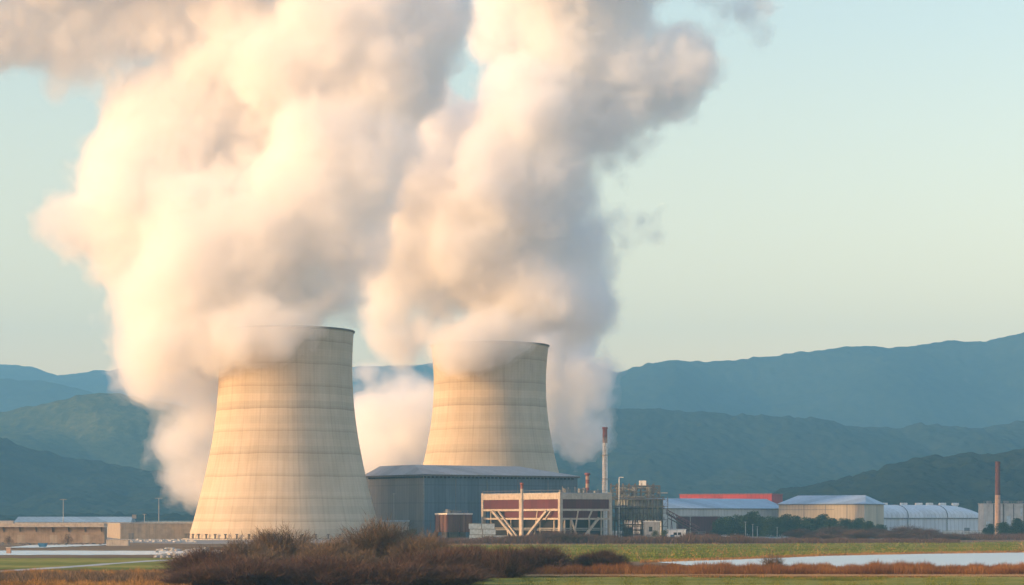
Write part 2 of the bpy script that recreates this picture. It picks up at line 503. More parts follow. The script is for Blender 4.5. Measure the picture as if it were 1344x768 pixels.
sheet('path', [(-300, 771), (-60, 757), (0, 752.2), (100, 745), (190, 738), (240, 735.5)], [(-300, 766), (-60, 753.5), (0, 749.6), (100, 743), (190, 736.4), (240, 734.4)], M['lane'], 0.2, seed=41)
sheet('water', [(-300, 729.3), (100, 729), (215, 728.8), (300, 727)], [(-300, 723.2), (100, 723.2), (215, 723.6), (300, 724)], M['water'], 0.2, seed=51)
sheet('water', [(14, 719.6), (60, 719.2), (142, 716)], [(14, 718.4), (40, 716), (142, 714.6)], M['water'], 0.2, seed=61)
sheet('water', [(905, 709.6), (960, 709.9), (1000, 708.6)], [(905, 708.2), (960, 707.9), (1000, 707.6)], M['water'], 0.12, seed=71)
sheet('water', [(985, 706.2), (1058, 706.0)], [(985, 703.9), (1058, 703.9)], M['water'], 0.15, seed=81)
sheet('path', [(520, 757), (700, 757.5), (1344, 757.5), (1700, 758)], [(520, 750), (700, 750), (1344, 751), (1700, 751)], M['tan'], 0.7, seed=91)
sheet('field', [(520, 800), (1700, 800)], [(520, 763), (700, 759.5), (900, 760), (1050, 762), (1120, 765), (1180, 760), (1260, 758.5), (1700, 760)], M['field'], 1.2, seed=101)

# ------------------------------------------------------------------ cooling towers
def tower_r(z, r0, zt, b): return r0 * math.sqrt(1 + ((z - zt) / b) ** 2)


def cooling_tower(px, D, H, r0, zt, b, mat, label, n_col):
    o = empty('cooling_tower', (PX(px, D), D, 0), 0, label, 'cooling tower')
    z0 = 0.7 if n_col else 0.3
    outer = [(tower_r(z, r0, zt, b), z) for z in np.linspace(z0, H, 60)]
    inner = [(r - 0.9, z) for r, z in reversed(outer)]
    MB().lathe(outer + inner + [outer[0]], 160).build('shell', mat, o)
    rt = tower_r(H, r0, zt, b)
    MB().lathe([(rt - 0.9, H + .01), (rt + 0.55, H + 0.01), (rt + 0.55, H + 0.75), (rt - 0.9, H + 0.75), (rt - 0.9, H + .01)], 160).build('rim', M['rim'], o)
    if n_col:
        rb = tower_r(z0, r0, zt, b)
        MB().lathe([(rb - .6, 0), (rb - .6, z0 + .5)], 120).build('basin_wall', M['dark_conc'], o)
        MB().lathe([(rb - 1, 0.0), (rb + 2.6, 0.0), (rb + 2.6, 0.5), (rb - 1, 0.5)], 120).build('plinth', M['pale_conc'], o)
        for k in range(n_col):
            t = 2 * math.pi * k / n_col
            p_ = Vector(((rb + 1.3) * math.cos(t), (rb + 1.3) * math.sin(t), .5))
            m = MB(); m.bar(p_, p_ + Vector((0, 0, 1.9)), .75); m.bar(p_ + Vector((0, 0, 1.9)), p_ + Vector((0, 0, 2.4)), 1.25)
            m.build('support_column', M['dark_conc'], o)
    return o


D1, D2 = 1122.0, 1320.0
cooling_tower(375, D1, 101.5, 32.6, 84.5, 79.5, M['conc'], 'near cooling tower of pale concrete, in view down to its ring of base posts', 48)
cooling_tower(643, D2, 109.5, 32.4, 88.0, 71.5, M['conc2'], 'farther cooling tower of pale concrete, its base hidden by the big clad hall', 0)

# ------------------------------------------------------------------ buildings
def solve_len(px_end, cx, cy, dx, dy):
    k = (px_end - CX) / F                      # X = k D on the ray through px_end
    return (k * cy - cx) / (dx - k * dy)


class Bld:
    """corner building: local +x runs along the right-hand face, +y along the left-hand face"""
    def __init__(s, name, px_l, px_c, px_r, D, psi, label, cat):
        p = R(psi); cx, cyy = PX(px_c, D), D
        s.L2 = solve_len(px_r, cx, cyy, math.cos(p), math.sin(p))
        s.L1 = solve_len(px_l, cx, cyy, -math.sin(p), math.cos(p))
        s.D = D
        s.o = empty(name, (cx, cyy, 0), p, label, cat)


def hip_roof(b, z, rise, over, ins, mat, name='roof', ins_y=None):
    """hip roof on the rectangle of building b, ridge along local x"""
    x0, x1, y0, y1 = -over, b.L2 + over, -over, b.L1 + over
    ym = (y0 + y1) / 2
    if b.L2 >= b.L1:
        r0, r1 = (x0 + ins, ym, z + rise), (x1 - ins, ym, z + rise)
        fs = [(0, 1, 5, 4), (2, 3, 4, 5), (3, 0, 4), (1, 2, 5), (3, 2, 1, 0)]
    else:
        xm = (x0 + x1) / 2
        r0, r1 = (xm, y0 + ins, z + rise), (xm, y1 - ins, z + rise)
        fs = [(0, 1, 4), (1, 2, 5, 4), (2, 3, 5), (3, 0, 4, 5), (3, 2, 1, 0)]
    return MB().add([(x0, y0, z), (x1, y0, z), (x1, y1, z), (x0, y1, z), r0, r1], fs).build(name, mat, b.o)


# the big hall
b = Bld('turbine_hall', 480, 556, 758, 1135, 35, 'huge windowless hall clad in grey sheets, its long wall coloured blue for shade, below the farther cooling tower', 'industrial hall')
ze = PZ(625, 1135)
MB().box(0.25, 0, 0, b.L2, b.L1 - .2, ze).build('wall', M['blue_shade_clad'], b.o)
MB().box(-0.1, 0.01, 0, 0.24, b.L1, ze - .02).build('end_wall', M['grey_clad'], b.o)
e0, q0 = ze + .9, ze + 6.0
MB().add([(-1.3, -1.3, e0), (b.L2 + 1.3, -1.3, e0), (b.L2 + 1.3, b.L1 + 1.3, e0), (-1.3, b.L1 + 1.3, e0), (5, 16, q0), (b.L2 - 26, 16, q0), (b.L2 - 26, b.L1 - 6, q0), (5, b.L1 - 6, q0)],
         [(3, 2, 1, 0), (0, 1, 5, 4), (1, 2, 6, 5), (2, 3, 7, 6), (3, 0, 4, 7), (4, 5, 6, 7)]).build('roof', M['roof_grey'], b.o)
MB().box(-1.0, -1.0, ze, b.L2 + 1.0, b.L1 + 1.0, ze + 0.88).build('eave_gutter', M['dark_conc'], b.o)
for k in range(int(b.L2 / 2.4)): MB().box(k * 2.4, -0.9, ze - 0.8, k * 2.4 + 0.9, -0.02, ze - 0.01).build('eave_bracket', M['dark'], b.o)
for k in range(int(b.L1 / 2.4)): MB().box(-1.0, k * 2.4, ze - 0.8, -0.12, k * 2.4 + 0.9, ze - 0.01).build('eave_bracket', M['dark'], b.o)
MB().box(-0.3, -0.25, 0, 0.35, -0.02, ze - .05).build('corner_trim', M['steel'], b.o)
for k in range(1, 5): MB().bar((b.L2 * k / 5, -0.15, 0), (b.L2 * k / 5, -0.15, ze - 1), 0.22).build('downpipe', M['steel'], b.o)

# low store between near tower and rusty bin
o = empty('low_store', (0, 1146, 0), 0, 'long low pale store with a flat roof in front of the grey hall end', 'store building')
xa, xb = PX(503, 1146), PX(590, 1146)
MB().box(xa, 0, 0, xb, 12, 8.6).build('wall', M['pale_conc'], o)
MB().box(xa - .6, -.6, 8.62, xb + .6, 12.6, 9.4).build('roof', M['roof_blue'], o)
m = MB()
for k in range(9): m.tube((xa + 2 + k * 3.4, 0.3, 9.4), (xa + 2 + k * 3.4, 0.3, 10.5), 0.05, n=6)
m.bar((xa, 0.3, 10.5), (xb, 0.3, 10.5), 0.07); m.bar((xa, 0.3, 9.95), (xb, 0.3, 9.95), 0.05)
m.build('roof_railing', M['steel'], o)
MB().box(xa + 12.2, -.08, 0, xa + 12.5, -0.01, 8.6).build('downpipe', M['steel'], o)
MB().box(xb - 8, -.08, 0, xb - 5, -0.01, 4.0).build('door', M['steel'], o)

# rusty bin on a dark stand
b = Bld('rusty_hopper', 572, 587, 619, 1100, 35, 'rusty brown steel hopper on a dark stand beside the framed building', 'hopper')
z0, z1 = PZ(698.5, 1100), PZ(675.5, 1100)
MB().box(0, 0, z0, b.L2, b.L1, z1).build('bin', M['rust'], b.o)
MB().box(-.4, -.4, z1 + .01, b.L2 + .4, b.L1 + .4, z1 + 0.7).build('rim', M['white'], b.o)
m = MB()
for x in np.linspace(0, b.L2, 5):
    m.bar((x, -0.18, z0), (x, -0.18, z1), 0.3)
for y in np.linspace(0.3, b.L1, 4): m.bar((-0.18, y, z0), (-0.18, y, z1), 0.3)
m.build('stiffeners', M['brick_red'], b.o)
for x in (0.4, b.L2 / 2, b.L2 - .4):
    for y in (0.4, b.L1 - .4):
        MB().box(x - .4, y - .4, 0, x + .4, y + .4, z0 - .01).build('leg', M['dark'], b.o)
MB().box(2, 2, 0, b.L2 - 2, b.L1 - 2, z0 - .02).build('base', M['dark_conc'], b.o)
m = MB()
for k in range(7):
    x = 1 + k * (b.L2 - 2) / 6
    m.tube((x, 2, z1 + .7), (x, 2, z1 + 1.6 + (k * 37 % 5) * .25), 0.12, n=6)
m.bar((0.5, 2, z1 + 1.9), (b.L2 - .5, 2, z1 + 1.9), 0.1)
m.build('top_railing', M['steel'], b.o)
m = MB()
m.tube((3, 4, z1 + .7), (3, 4, z1 + 2.6), 1.1, n=14).build('hatch', M['steel'], b.o)
MB().box(5, 3, z1 + .7, 7.5, 5.5, z1 + 2.0).build('motor_box', M['steel'], b.o)
MB().tube((2, 6, z1 + 1.4), (b.L2 - 2, 6, z1 + 1.4), 0.3).build('pipe', M['steel'], b.o)

# framed building
b = Bld('framed_building', 632, 735, 803, 1060, 35, 'cream framed industrial building with dark red panels and open braced lower storeys', 'industrial building')
zl = [0, PZ(682.2, 1060), PZ(679.8, 1060), PZ(670.6, 1060), PZ(667.8, 1060), PZ(655.2, 1060), PZ(648, 1060)]
L1, L2 = b.L1, b.L2
MB().box(2.6, 2.6, 0, L2 - 3, L1 - 3, zl[5] - .2).build('inner_shade_box', M['dark'], b.o)  # near-black box standing in for the shade inside the open frame
MB().box(0.2, 0.2, zl[6] + .01, L2 - .2, L1 - .2, zl[6] + 0.5).build('roof', M['roof_grey'], b.o)
fr = MB()
for (a0, a1) in ((zl[1], zl[2]), (zl[3], zl[4]), (zl[5], zl[6])):
    fr.box(0, 1.5, a0, 0.9, L1 - 1.5, a1); fr.box(1.5, 0, a0, L2 - 1.5, 0.9, a1)
    fr.box(L2 - .9, .95, a0, L2, L1 - 1, a1); fr.box(1, L1 - .9, a0, L2 - 1, L1, a1)
fr.build('beams', M['cream'], b.o)
for (x, y, w) in ((-.1, -.1, 1.6), (-.1, L1 - 1.5, 1.6), (L2 - 1.5, -.1, 1.6), (L2 - 1.5, L1 - 1.5, 1.6)):
    MB().box(x, y, 0, x + w, y + w, zl[6] + .7).build('column', M['cream'], b.o)
MB().box(-.06, L1 * .5 - .6, 0, .84, L1 * .5 + .6, zl[6] - .1).build('column', M['cream'], b.o)
MB().box(0.35, 1.55, zl[4] + .01, .75, L1 * .5 - .65, zl[5] - .01).build('panel', M['maroon'], b.o)
MB().box(0.35, L1 * .5 + .65, zl[4] + .01, .75, L1 - 1.55, zl[5] - .01).build('panel', M['maroon'], b.o)
MB().box(1.55, 0.35, zl[4] + .01, L2 - 1.55, .75, zl[5] - .01).build('panel', M['maroon'], b.o)
MB().box(1.1, 2, zl[2] + .05, 1.4, L1 * .72, zl[3] - .05).build('panel', M['maroon'], b.o)
MB().box(2, 1.1, zl[2] + .05, L2 * .75, 1.4, zl[3] - .05).build('panel', M['maroon'], b.o)
def yl(px): return L1 * (735 - px) / 103
def brace(p, q, w=0.85): MB().bar(p, q, w).build('brace', M['cream'], b.o)
brace((-.35, yl(648), zl[3]), (-.35, yl(679), 0.5), 1.1)
brace((-.30, yl(656), zl[3] - .1), (-.30, yl(681), 1.5), .7)
brace((-.35, yl(719), zl[3]), (-.35, yl(691), 0.5), 1.1)
brace((-.30, yl(724), zl[3] - .1), (-.30, yl(717), 9.7), .7)
brace((1.2, yl(663), zl[1]), (1.2, yl(666), 0), .6)
brace((1.2, yl(704), zl[3]), (1.2, yl(699), 0), .6)
def xr(px): return L2 * (px - 735) / 68
brace((xr(785), -.35, zl[2]), (xr(763), -.35, 0.4), 1.0)
brace((xr(749), -.3, zl[1]), (xr(758), -.3, 0.4), .7)
brace((xr(776), -.3, zl[3]), (xr(771), -.3, zl[1]), .6)
brace((xr(758), -.3, zl[3]), (xr(752), -.3, 0), .5)
for px in (641, 668, 706, 724):
    MB().box(1.5, yl(px) - .3, 0, 2.1, yl(px) + .3, zl[3] - .02).build('post', M['cream'], b.o)
for px in (744, 752, 776, 792):
    MB().box(xr(px) - .35, 1.5, 0, xr(px) + .35, 2.1, zl[3] - .02).build('post', M['cream'], b.o)
m = MB()
for z in (4.8, 5.6): m.bar((1.2, 1, z), (1.2, L1 - 1, z), 0.35); m.bar((1, 1.2, z), (L2 - 1, 1.2, z), 0.35)
m.build('floor_edge', M['grey_conc'], b.o)
for k in range(14):
    x, y = 2 + rnd.random() * (L2 - 4), 1.5 + rnd.random() * 6
    h = 0.6 + rnd.random() * 1.8; m = MB()
    if k % 3: m.box(x, y, zl[6] + .5, x + 1 + rnd.random() * 2, y + 1.5, zl[6] + .5 + h)
    else: m.tube((x, y, zl[6] + .5), (x, y, zl[6] + 1.5 + h), .2, n=8)
    m.build('roof_unit', M['steel'], b.o)
m = MB()
for x in np.linspace(0.5, L2 - .5, 16): m.bar((x, .4, zl[6] + .5), (x, .4, zl[6] + 1.6), .09)
for y in np.linspace(0.5, L1 - .5, 14): m.bar((.4, y, zl[6] + .5), (.4, y, zl[6] + 1.6), .09)
m.bar((.4, .4, zl[6] + 1.6), (L2 - .4, .4, zl[6] + 1.6), .1); m.bar((.4, .4, zl[6] + 1.6), (.4, L1 - .4, zl[6] + 1.6), .1)
m.build('roof_railing', M['steel'], b.o)


def chimney(name, px, D, py_top, r0, r1, mats, label, lip=0.25):
    """mats: [(top fraction, material)] from the ground up"""
    o = empty(name, (PX(px, D), D, 0), 0, label, 'chimney')
    H = PZ(py_top, D); z = 0.0
    for f, mt, nm in mats:
        z1 = H * f
        MB().tube((0, 0, z + (.0 if z == 0 else .01)), (0, 0, z1), r0 + (r1 - r0) * z / H, r0 + (r1 - r0) * f, 24).build(nm, M[mt], o)
        z = z1
    MB().lathe([(r1 * .7, H - 1.0), (r1 + lip, H - .9), (r1 + lip, H + .1), (r1 * .7, H + .1)], 24).build('cap', M[mats[-1][1]], o)
    return o


c = chimney('flue_pipe', 685, 1036, 634, 0.72, 0.62, [(0.9, 'cream', 'pipe'), (1.0, 'redpaint', 'tip')], 'slim cream flue pipe with a red tip in front of the framed building')
MB().lathe([(.7, 18.0), (1.05, 18.0), (1.05, 18.5), (.7, 18.5)], 20).build('collar', M['cream'], c)
chimney('striped_chimney', 771, 1130, 621, 1.05, 0.9, [(.72, 'brick_pink', 'shaft'), (.78, 'redpaint', 'band'), (.84, 'brick_pink', 'band'), (.90, 'redpaint', 'band'), (.95, 'brick_pink', 'band'), (1, 'redpaint', 'band')],
        'short red and pinkish banded chimney at the end of the big clad hall', 0.5)
c = chimney('tall_chimney', 794, 1150, 561, 1.75, 1.15, [(.86, 'white', 'shaft'), (.91, 'brick_pink', 'band'), (1.0, 'redpaint', 'tip')], 'tall slender whitish chimney with a reddish top behind the scaffolded plant')
m = MB()
for z in np.arange(4, 52, 0.9): m.bar((-.3, -1.85 + z * .011, z), (.3, -1.85 + z * .011, z), .08)
m.bar((-.3, -1.9, 2), (-.3, -1.3, 53), .08); m.bar((.3, -1.9, 2), (.3, -1.3, 53), .08)
m.build('ladder', M['steel'], c)
for z in (18, 30, 42): MB().lathe([(1.2, z), (2.3, z), (2.3, z + .25), (1.2, z + .25)], 20).build('platform', M['steel'], c)
chimney('brick_chimney', 1309.5, 1345, 606, 1.75, 1.4, [(.55, 'brick_pink', 'shaft'), (1.0, 'brick_red', 'top')], 'two tone brick chimney, pink below and dark red above, before the silo block', 0.12)

# scaffolded process plant
o = empty('process_plant', (PX(838, 1112), 1112, 0), 0, 'scaffolded process plant around a big ribbed drum beside the framed building', 'process plant')
zd0, zd1, rD = PZ(683, 1112), PZ(656, 1112), 12.3
MB().lathe([(0.1, zd0), (rD - 1, zd0), (rD - 1, zd1), (0.1, zd1 + .8)], 64).build('drum', M['drum'], o)
m = MB()
for k in range(40):
    t = 2 * math.pi * k / 40
    c_, s_ = math.cos(t), math.sin(t)
    m.bar(((rD - .8) * c_, (rD - .8) * s_, zd0 - 1), ((rD - .8) * c_, (rD - .8) * s_, zd1 + .3), .28)
m.build('ribs', M['lattice'], o)
for z in (zd0, (zd0 * .45 + zd1 * .55), zd1):
    MB().lathe([(rD - 1, z), (rD + .5, z), (rD + .5, z + .4), (rD - 1, z + .4)], 48).build('walkway', M['lattice'], o)
for z in (zd1 + .4, zd0 * .45 + zd1 * .55 + .4, zd0 + .4):
    m = MB()
    for k in range(36):
        t, t2 = 2 * math.pi * k / 36, 2 * math.pi * (k + 1) / 36
        m.bar(((rD + .4) * math.cos(t), (rD + .4) * math.sin(t), z), ((rD + .4) * math.cos(t), (rD + .4) * math.sin(t), z + 1.2), .1)
        for h in (.6, 1.2):
            m.bar(((rD + .4) * math.cos(t), (rD + .4) * math.sin(t), z + h), ((rD + .4) * math.cos(t2), (rD + .4) * math.sin(t2), z + h), .08)
    m.build('guard_rail', M['lattice'], o)
for k in range(16):
    t = 2 * math.pi * (k + .5) / 16
    MB().bar(((rD - .5) * math.cos(t), (rD - .5) * math.sin(t), 0), ((rD - .5) * math.cos(t), (rD - .5) * math.sin(t), zd0 - .02), .55).build('leg', M['lattice'], o)
m = MB()
gx = np.linspace(-13.5, 10, 9); gz = [zd1 + .9, PZ(646, 1112), PZ(638, 1112)]
for y in (-8, -1, 6):
    for x in gx: m.bar((x, y, gz[0] if x > -11.5 else 0), (x, y, gz[2] + (1.2 if x < 8 else 0)), .3)
    for z in gz: m.bar((gx[0], y, z), (gx[-1], y, z), .35)
    for i in range(8):
        a_, b_ = (gx[i], gx[i + 1]) if i % 2 else (gx[i + 1], gx[i])
        m.bar((a_, y, gz[0]), (b_, y, gz[1]), .16); m.bar((b_, y, gz[1]), (a_, y, gz[2]), .16)
for x in gx:
    for z in gz: m.bar((x, -8, z), (x, 6, z), .25)
m.build('scaffold', M['lattice'], o)
for k in range(16):
    x, y, z = -11 + rnd.random() * 19, -6 + rnd.random() * 10, gz[0] + rnd.random() * 4
    MB().box(x, y, z, x + 1 + rnd.random() * 2.5, y + 2, z + .8 + rnd.random() * 1.6).build('machine_housing', M['steel'], o)
for k in range(12):
    x, z = -12 + rnd.random() * 21, gz[0] + rnd.random() * 5
    MB().tube((x, -7.5, z), (x + 2 + rnd.random() * 6, -7.2, z), .22, n=8).build('pipe', M['pale_conc'], o)
m = MB(); fx = np.linspace(-13, 13.4, 12); fz = np.arange(0, zd1 + 1, 3.2)
for y in (-13.4, -11.6):
    for x in fx: m.bar((x, y, 0), (x, y, fz[-1] + 1.4), .24)
    for z in fz[1:]: m.bar((fx[0], y, z), (fx[-1], y, z), .26)
for i_ in range(11):
    for k_ in range(len(fz) - 1):
        if (i_ + k_) % 3 == 0: m.bar((fx[i_], -13.5, fz[k_]), (fx[i_ + 1], -13.5, fz[k_ + 1]), .15)
for x in fx:
    for z in fz[1:]: m.bar((x, -13.4, z), (x, -11.6, z), .18)
m.build('front_scaffold', M['lattice'], o)
for x in (-7.5, -2, 5):
    MB().tube((x, 0, gz[0]), (x, 0, gz[2] - .5), 1.3, n=18).build('vessel', M['drum'], o)
MB().box(0.3, -3, gz[2] + .2, 3.6, 1, gz[2] + 2.6).build('tank', M['white'], o)
m = MB(); m.tube((-9.8, -8.5, 0), (-9.8, -8.5, PZ(627, 1112)), .32, .2); m.bar((-9.8, -8.5, PZ(627, 1112)), (-7.6, -8.5, PZ(627, 1112)), .3)
m.build('mast', M['white'], o)
m = MB()
for z in (2.4, 4.6, 7.2):
    m.tube((-10, -8, z), (9, -9.5, z), .3, n=10)
for x in np.linspace(-9, 8, 10): m.tube((x, -9, 0), (x, -9, 7.4), .18, n=8)
m.box(-8, -6, 0, -3, 2, 6); m.box(1, -6, 0, 7, 2, 5)
m.build('lower_pipework', M['lattice'], o)

# annexe, white low building, conveyor, maroon shed
def hut(name, px0, px1, py_t, D, depth, wall, roof, label, cat, door=None, windows=0):
    o = empty(name, (PX((px0 + px1) / 2, D), D, 0), 0, label, cat)
    w = (px1 - px0) / F * D / 2; h = PZ(py_t, D)
    MB().box(-w, 0, 0, w, depth, h - .5).build('wall', M[wall], o)
    MB().box(-w - .3, -.3, h - .49, w + .3, depth + .3, h).build('roof', M[roof], o)
    if door: MB().box(-w * .5 - 1, -.08, 0, -w * .5 + 1, -.01, min(2.6, h * .6)).build('door', M[door], o)
    for k in range(windows):
        x = w * (-.2 + 1.0 * k / max(1, windows))
        MB().box(x - .8, -.08, h * .45, x + .8, -.01, h * .7).build('window', M['glass'], o)
    return o


hut('plant_room', 846, 866, 684, 1085, 9, 'pale_conc', 'white', 'small pale plant room at the foot of the scaffolded drum', 'plant room', 'steel', 1)
hut('gate_house', 877, 900, 694.5, 1080, 8, 'white_clad', 'roof_blue', 'low white flat roofed hut beneath the sloping conveyor', 'hut', 'blue_paint', 2)
hut('maroon_shed', 890, 945, 677, 1350, 14, 'maroon', 'roof_grey', 'dark maroon clad shed partly behind the dark green trees', 'shed', 'steel')
o = empty('conveyor', (PX(875, 1105), 1105, 0), 0, 'sloping maroon lattice conveyor running down from the scaffolded plant', 'conveyor')
m = MB(); p, q = Vector((0, 0, PZ(675, 1105))), Vector((PX(918, 1105) - PX(875, 1105), 0, PZ(698, 1105)))
for y in (-1.2, 1.2):
    for dz in (0, 2.2): m.bar(p + Vector((0, y, dz)), q + Vector((0, y, dz)), .35)
    for i in range(10):
        a_, c_ = p.lerp(q, i / 10), p.lerp(q, (i + 1) / 10)
        m.bar(a_ + Vector((0, y, 0)), c_ + Vector((0, y, 2.2)), .16); m.bar(a_ + Vector((0, y, 0)), a_ + Vector((0, y, 2.2)), .18)
m.build('truss', M['purple'], o)
m = MB(); m.bar(p + Vector((0, 0, .5)), q + Vector((0, 0, .5)), 1.8, .3); m.build('belt', M['dark'], o)
for f in (.15, .5, .85):
    a_ = p.lerp(q, f)
    m = MB(); m.bar((a_.x - .8, -1.2, 0), (a_.x, -1.2, a_.z), .25); m.bar((a_.x + .8, 1.2, 0), (a_.x, 1.2, a_.z), .25); m.build('trestle', M['purple'], o)
m = MB(); m.bar(p + Vector((1, 2, -2)), q + Vector((-4, 2, 1)), .5); m.bar(p + Vector((0, 3, 1.2)), q + Vector((-8, 3, 3)), .4); m.build('pipe_run', M['lattice'], o)

# sheds on the right
b = Bld('pale_roofed_hall', 852, 869, 1030, 1420, 35, 'long hall with a wide pale blue roof between the scaffolded plant and the beige shed', 'hall')
ze = PZ(668.5, 1440)
MB().box(0, 0, 0, b.L2, 38, ze).build('wall', M['pale_clad'], b.o)
MB().box(-.8, -.8, ze + .01, b.L2 + .8, 38.8, ze + .6).build('eave_gutter', M['steel'], b.o)
MB().add([(-1, -1, ze + .62), (b.L2 + 1, -1, ze + .62), (b.L2 + 1, 39, ze + .62), (-1, 39, ze + .62), (-1, 19, ze + 7.0), (b.L2 + 1, 19, ze + 7.0)],
         [(0, 1, 5, 4), (2, 3, 4, 5), (3, 0, 4), (1, 2, 5), (3, 2, 1, 0)]).build('roof', M['roof_blue'], b.o)
b = Bld('red_hall', 892, 1013, 1027, 1560, 62, 'long bright red clad hall showing above the pale blue roof', 'hall')
MB().box(0, 0, 0, b.L2, b.L1, PZ(649, 1560)).build('wall', M['red'], b.o)
MB().box(-.4, -.4, PZ(649, 1560) + .01, b.L2 + .4, b.L1 + .4, PZ(647.8, 1560)).build('roof', M['redpaint'], b.o)
b = Bld('beige_shed', 1022, 1135, 1160, 1430, 62, 'beige clad shed with a pale grey hipped roof behind the dark green trees', 'shed')
ze = PZ(662.5, 1430)
MB().box(0, 0, 0, b.L2, b.L1, ze).build('wall', M['beige'], b.o)
MB().box(-.7, -.7, ze + .01, b.L2 + .7, b.L1 + .7, ze + .55).build('eave_gutter', M['steel'], b.o)
hip_roof(b, ze + .56, 5.6, 1.0, 7, M['roof_blue'])
MB().box(-.06, b.L1 * .35, ze - 3.2, -.01, b.L1 * .99, ze - 2.9).build('wall_band', M['steel'], b.o)
MB().box(b.L2 * .62, -.08, 0, b.L2 * .64, -.01, ze - .2).build('downpipe', M['steel'], b.o)
MB().box(b.L2 * .2, -.08, 0, b.L2 * .5, -.01, 6).build('door', M['steel'], b.o)
MB().box(-.12, -.12, 0, .3, .3, ze).build('corner_trim', M['pale_clad'], b.o)
for f in (.2, .45, .7): MB().box(-.1, b.L1 * f, 0, -.005, b.L1 * f + .35, ze).build('downpipe', M['steel'], b.o)

# barrel roofed white hall
b = Bld('arched_hall', 1130, 1148, 1291, 1500, 20, 'white barrel roofed hall with ridge vents between the beige shed and the silo block', 'hall')
ze = PZ(681, 1510); rise = PZ(664, 1520) - ze; W = 34.0
MB().box(.02, .02, 0, b.L2, W, ze).build('wall', M['white_clad'], b.o)
m = MB(); nx, nt = 24, 18; vs = []
for i in range(nx + 1):
    x = -1 + (b.L2 + 2) * i / nx
    e = max(0.0, (x - (b.L2 - 24)) / 25)              # rounded far end
    k = math.sqrt(max(0.0, 1 - e * e)) * .88 + .12
    for j in range(nt + 1):
        t = math.pi * j / nt
        vs.append((x, W / 2 - (W / 2 + .6) * math.cos(t), ze + .6 + rise * k * math.sin(t) ** .8))
m.add(vs, [(i * (nt + 1) + j, (i + 1) * (nt + 1) + j, (i + 1) * (nt + 1) + j + 1, i * (nt + 1) + j + 1) for i in range(nx) for j in range(nt)], True)
m.add([vs[nx * (nt + 1) + j] for j in range(nt + 1)], [tuple(range(nt + 1))])
m.build('roof', M['white_clad'], b.o)
MB().box(-.9, -.8, ze + .01, b.L2 + .9, W + .8, ze + .58).build('eave_gutter', M['steel'], b.o)
for x in (b.L2 * .30, b.L2 * .66):
    m = MB()
    pts = [(x, W / 2 - (W / 2 + .8) * math.cos(math.pi * j / 18), ze + .75 + rise * math.sin(math.pi * j / 18) ** .8) for j in range(19)]
    for p_, q_ in zip(pts, pts[1:]): m.bar(p_, q_, .5, .3)
    m.bar((x, -.15, 0), (x, -.15, ze), .4)
    m.build('roof_rib', M['steel'], b.o)
for f in (.20, .38, .52, .62, .74, .86):
    m = MB(); x = b.L2 * f
    m.tube((x - 2.4, W / 2, ze + rise + 1.2), (x + 2.4, W / 2, ze + rise + 1.2), .9, n=14)
    m.box(x - 1.6, W / 2 - .6, ze + rise - .4, x + 1.6, W / 2 + .6, ze + rise + .9)
    m.build('roof_vent', M['white'], b.o)
for f in (.35, .82): MB().box(b.L2 * f, -.1, 0, b.L2 * f + 4, -.0, 4.2).build('door', M['steel'], b.o)

b = Bld('silo_block', 1284, 1291, 1420, 1420, 6, 'pale blocky concrete silo building with a railed flat top behind the brick chimney', 'silo building')
h = PZ(660.5, 1420)
L1 = min(b.L1, 16)
MB().box(0, 0, 0, b.L2, L1, h - .6).build('wall', M['block_conc'], b.o)
MB().box(-.25, -.25, h - .59, b.L2 + .25, L1 + .25, h).build('parapet', M['grey_conc'], b.o)
for x in np.arange(6.4, b.L2 - 1, 6.4): MB().box(x - .28, -.12, 0, x + .28, -.003, h - .62).build('joint', M['dark_conc'], b.o)
for x, z0_, z1_, w_ in ((1.6, 4.5, 8.5, 2.2), (8.4, 8.0, 16, .5), (14.6, 6, 12, 2.6), (21.2, 3, 10, 2.0), (23.6, 12, 17, 1.0), (28, 5, 9, 3)):
    MB().box(x, -.16, z0_, x + w_, -.003, z1_).build('inspection_hatch', M['glaze'], b.o)
m = MB()
for x in np.arange(0.2, b.L2, 1.6): m.bar((x, .1, h), (x, .1, h + 1.2), .1)
m.bar((0, .1, h + 1.2), (b.L2, .1, h + 1.2), .1); m.bar((0, .1, h + .6), (b.L2, .1, h + .6), .07)
m.build('guard_rail', M['steel'], b.o)
m = MB(); m.bar((12.2, -.4, 0), (12.2, -.4, h + 1), .12); m.bar((12.9, -.4, 0), (12.9, -.4, h + 1), .12)
for z in np.arange(1, h, .8): m.bar((12.2, -.4, z), (12.9, -.4, z), .08)
m.build('ladder', M['dark_conc'], b.o)
for x in (4, 15, 24): MB().box(x, 4, h + .01, x + 2.4, 7, h + 1.5).build('roof_unit', M['steel'], b.o)

# ------------------------------------------------------------------ left side
o = empty('long_shed', (0, 940, 0), 0, 'long low stained shed with a pale canopy along its top, next to the tan block', 'shed')
xa, xb = PX(-180, 940), PX(137, 940)
MB().box(xa, 0, 0, xb, 6, 6.6).build('wall', M['wall_brown'], o)
MB().box(xa - .2, -1.9, PZ(692.5, 940) + .35, xb + .2, 6.4, PZ(687.2, 940)).build('canopy', M['cream'], o)
for k in range(15):
    x = xb - 1.2 - k * 6.7
    m = MB(); m.box(x - .18, -.3, 4.6, x + .18, -.01, 6.6); m.bar((x, -.3, 4.9), (x, -1.8, 6.5), .22)
    m.build('bracket', M['dark_conc'], o)
for k in range(7): MB().box(xb - 9 - k * 13.4, -.06, 0, xb - 6 - k * 13.4, -.01, 3.4).build('shutter', M['wall_tan'], o)
b = Bld('tan_block', 134, 158, 262, 1135, 13, 'plain tan rendered block beside the near cooling tower with one bright narrow face', 'block')
h = PZ(687.8, 1135)
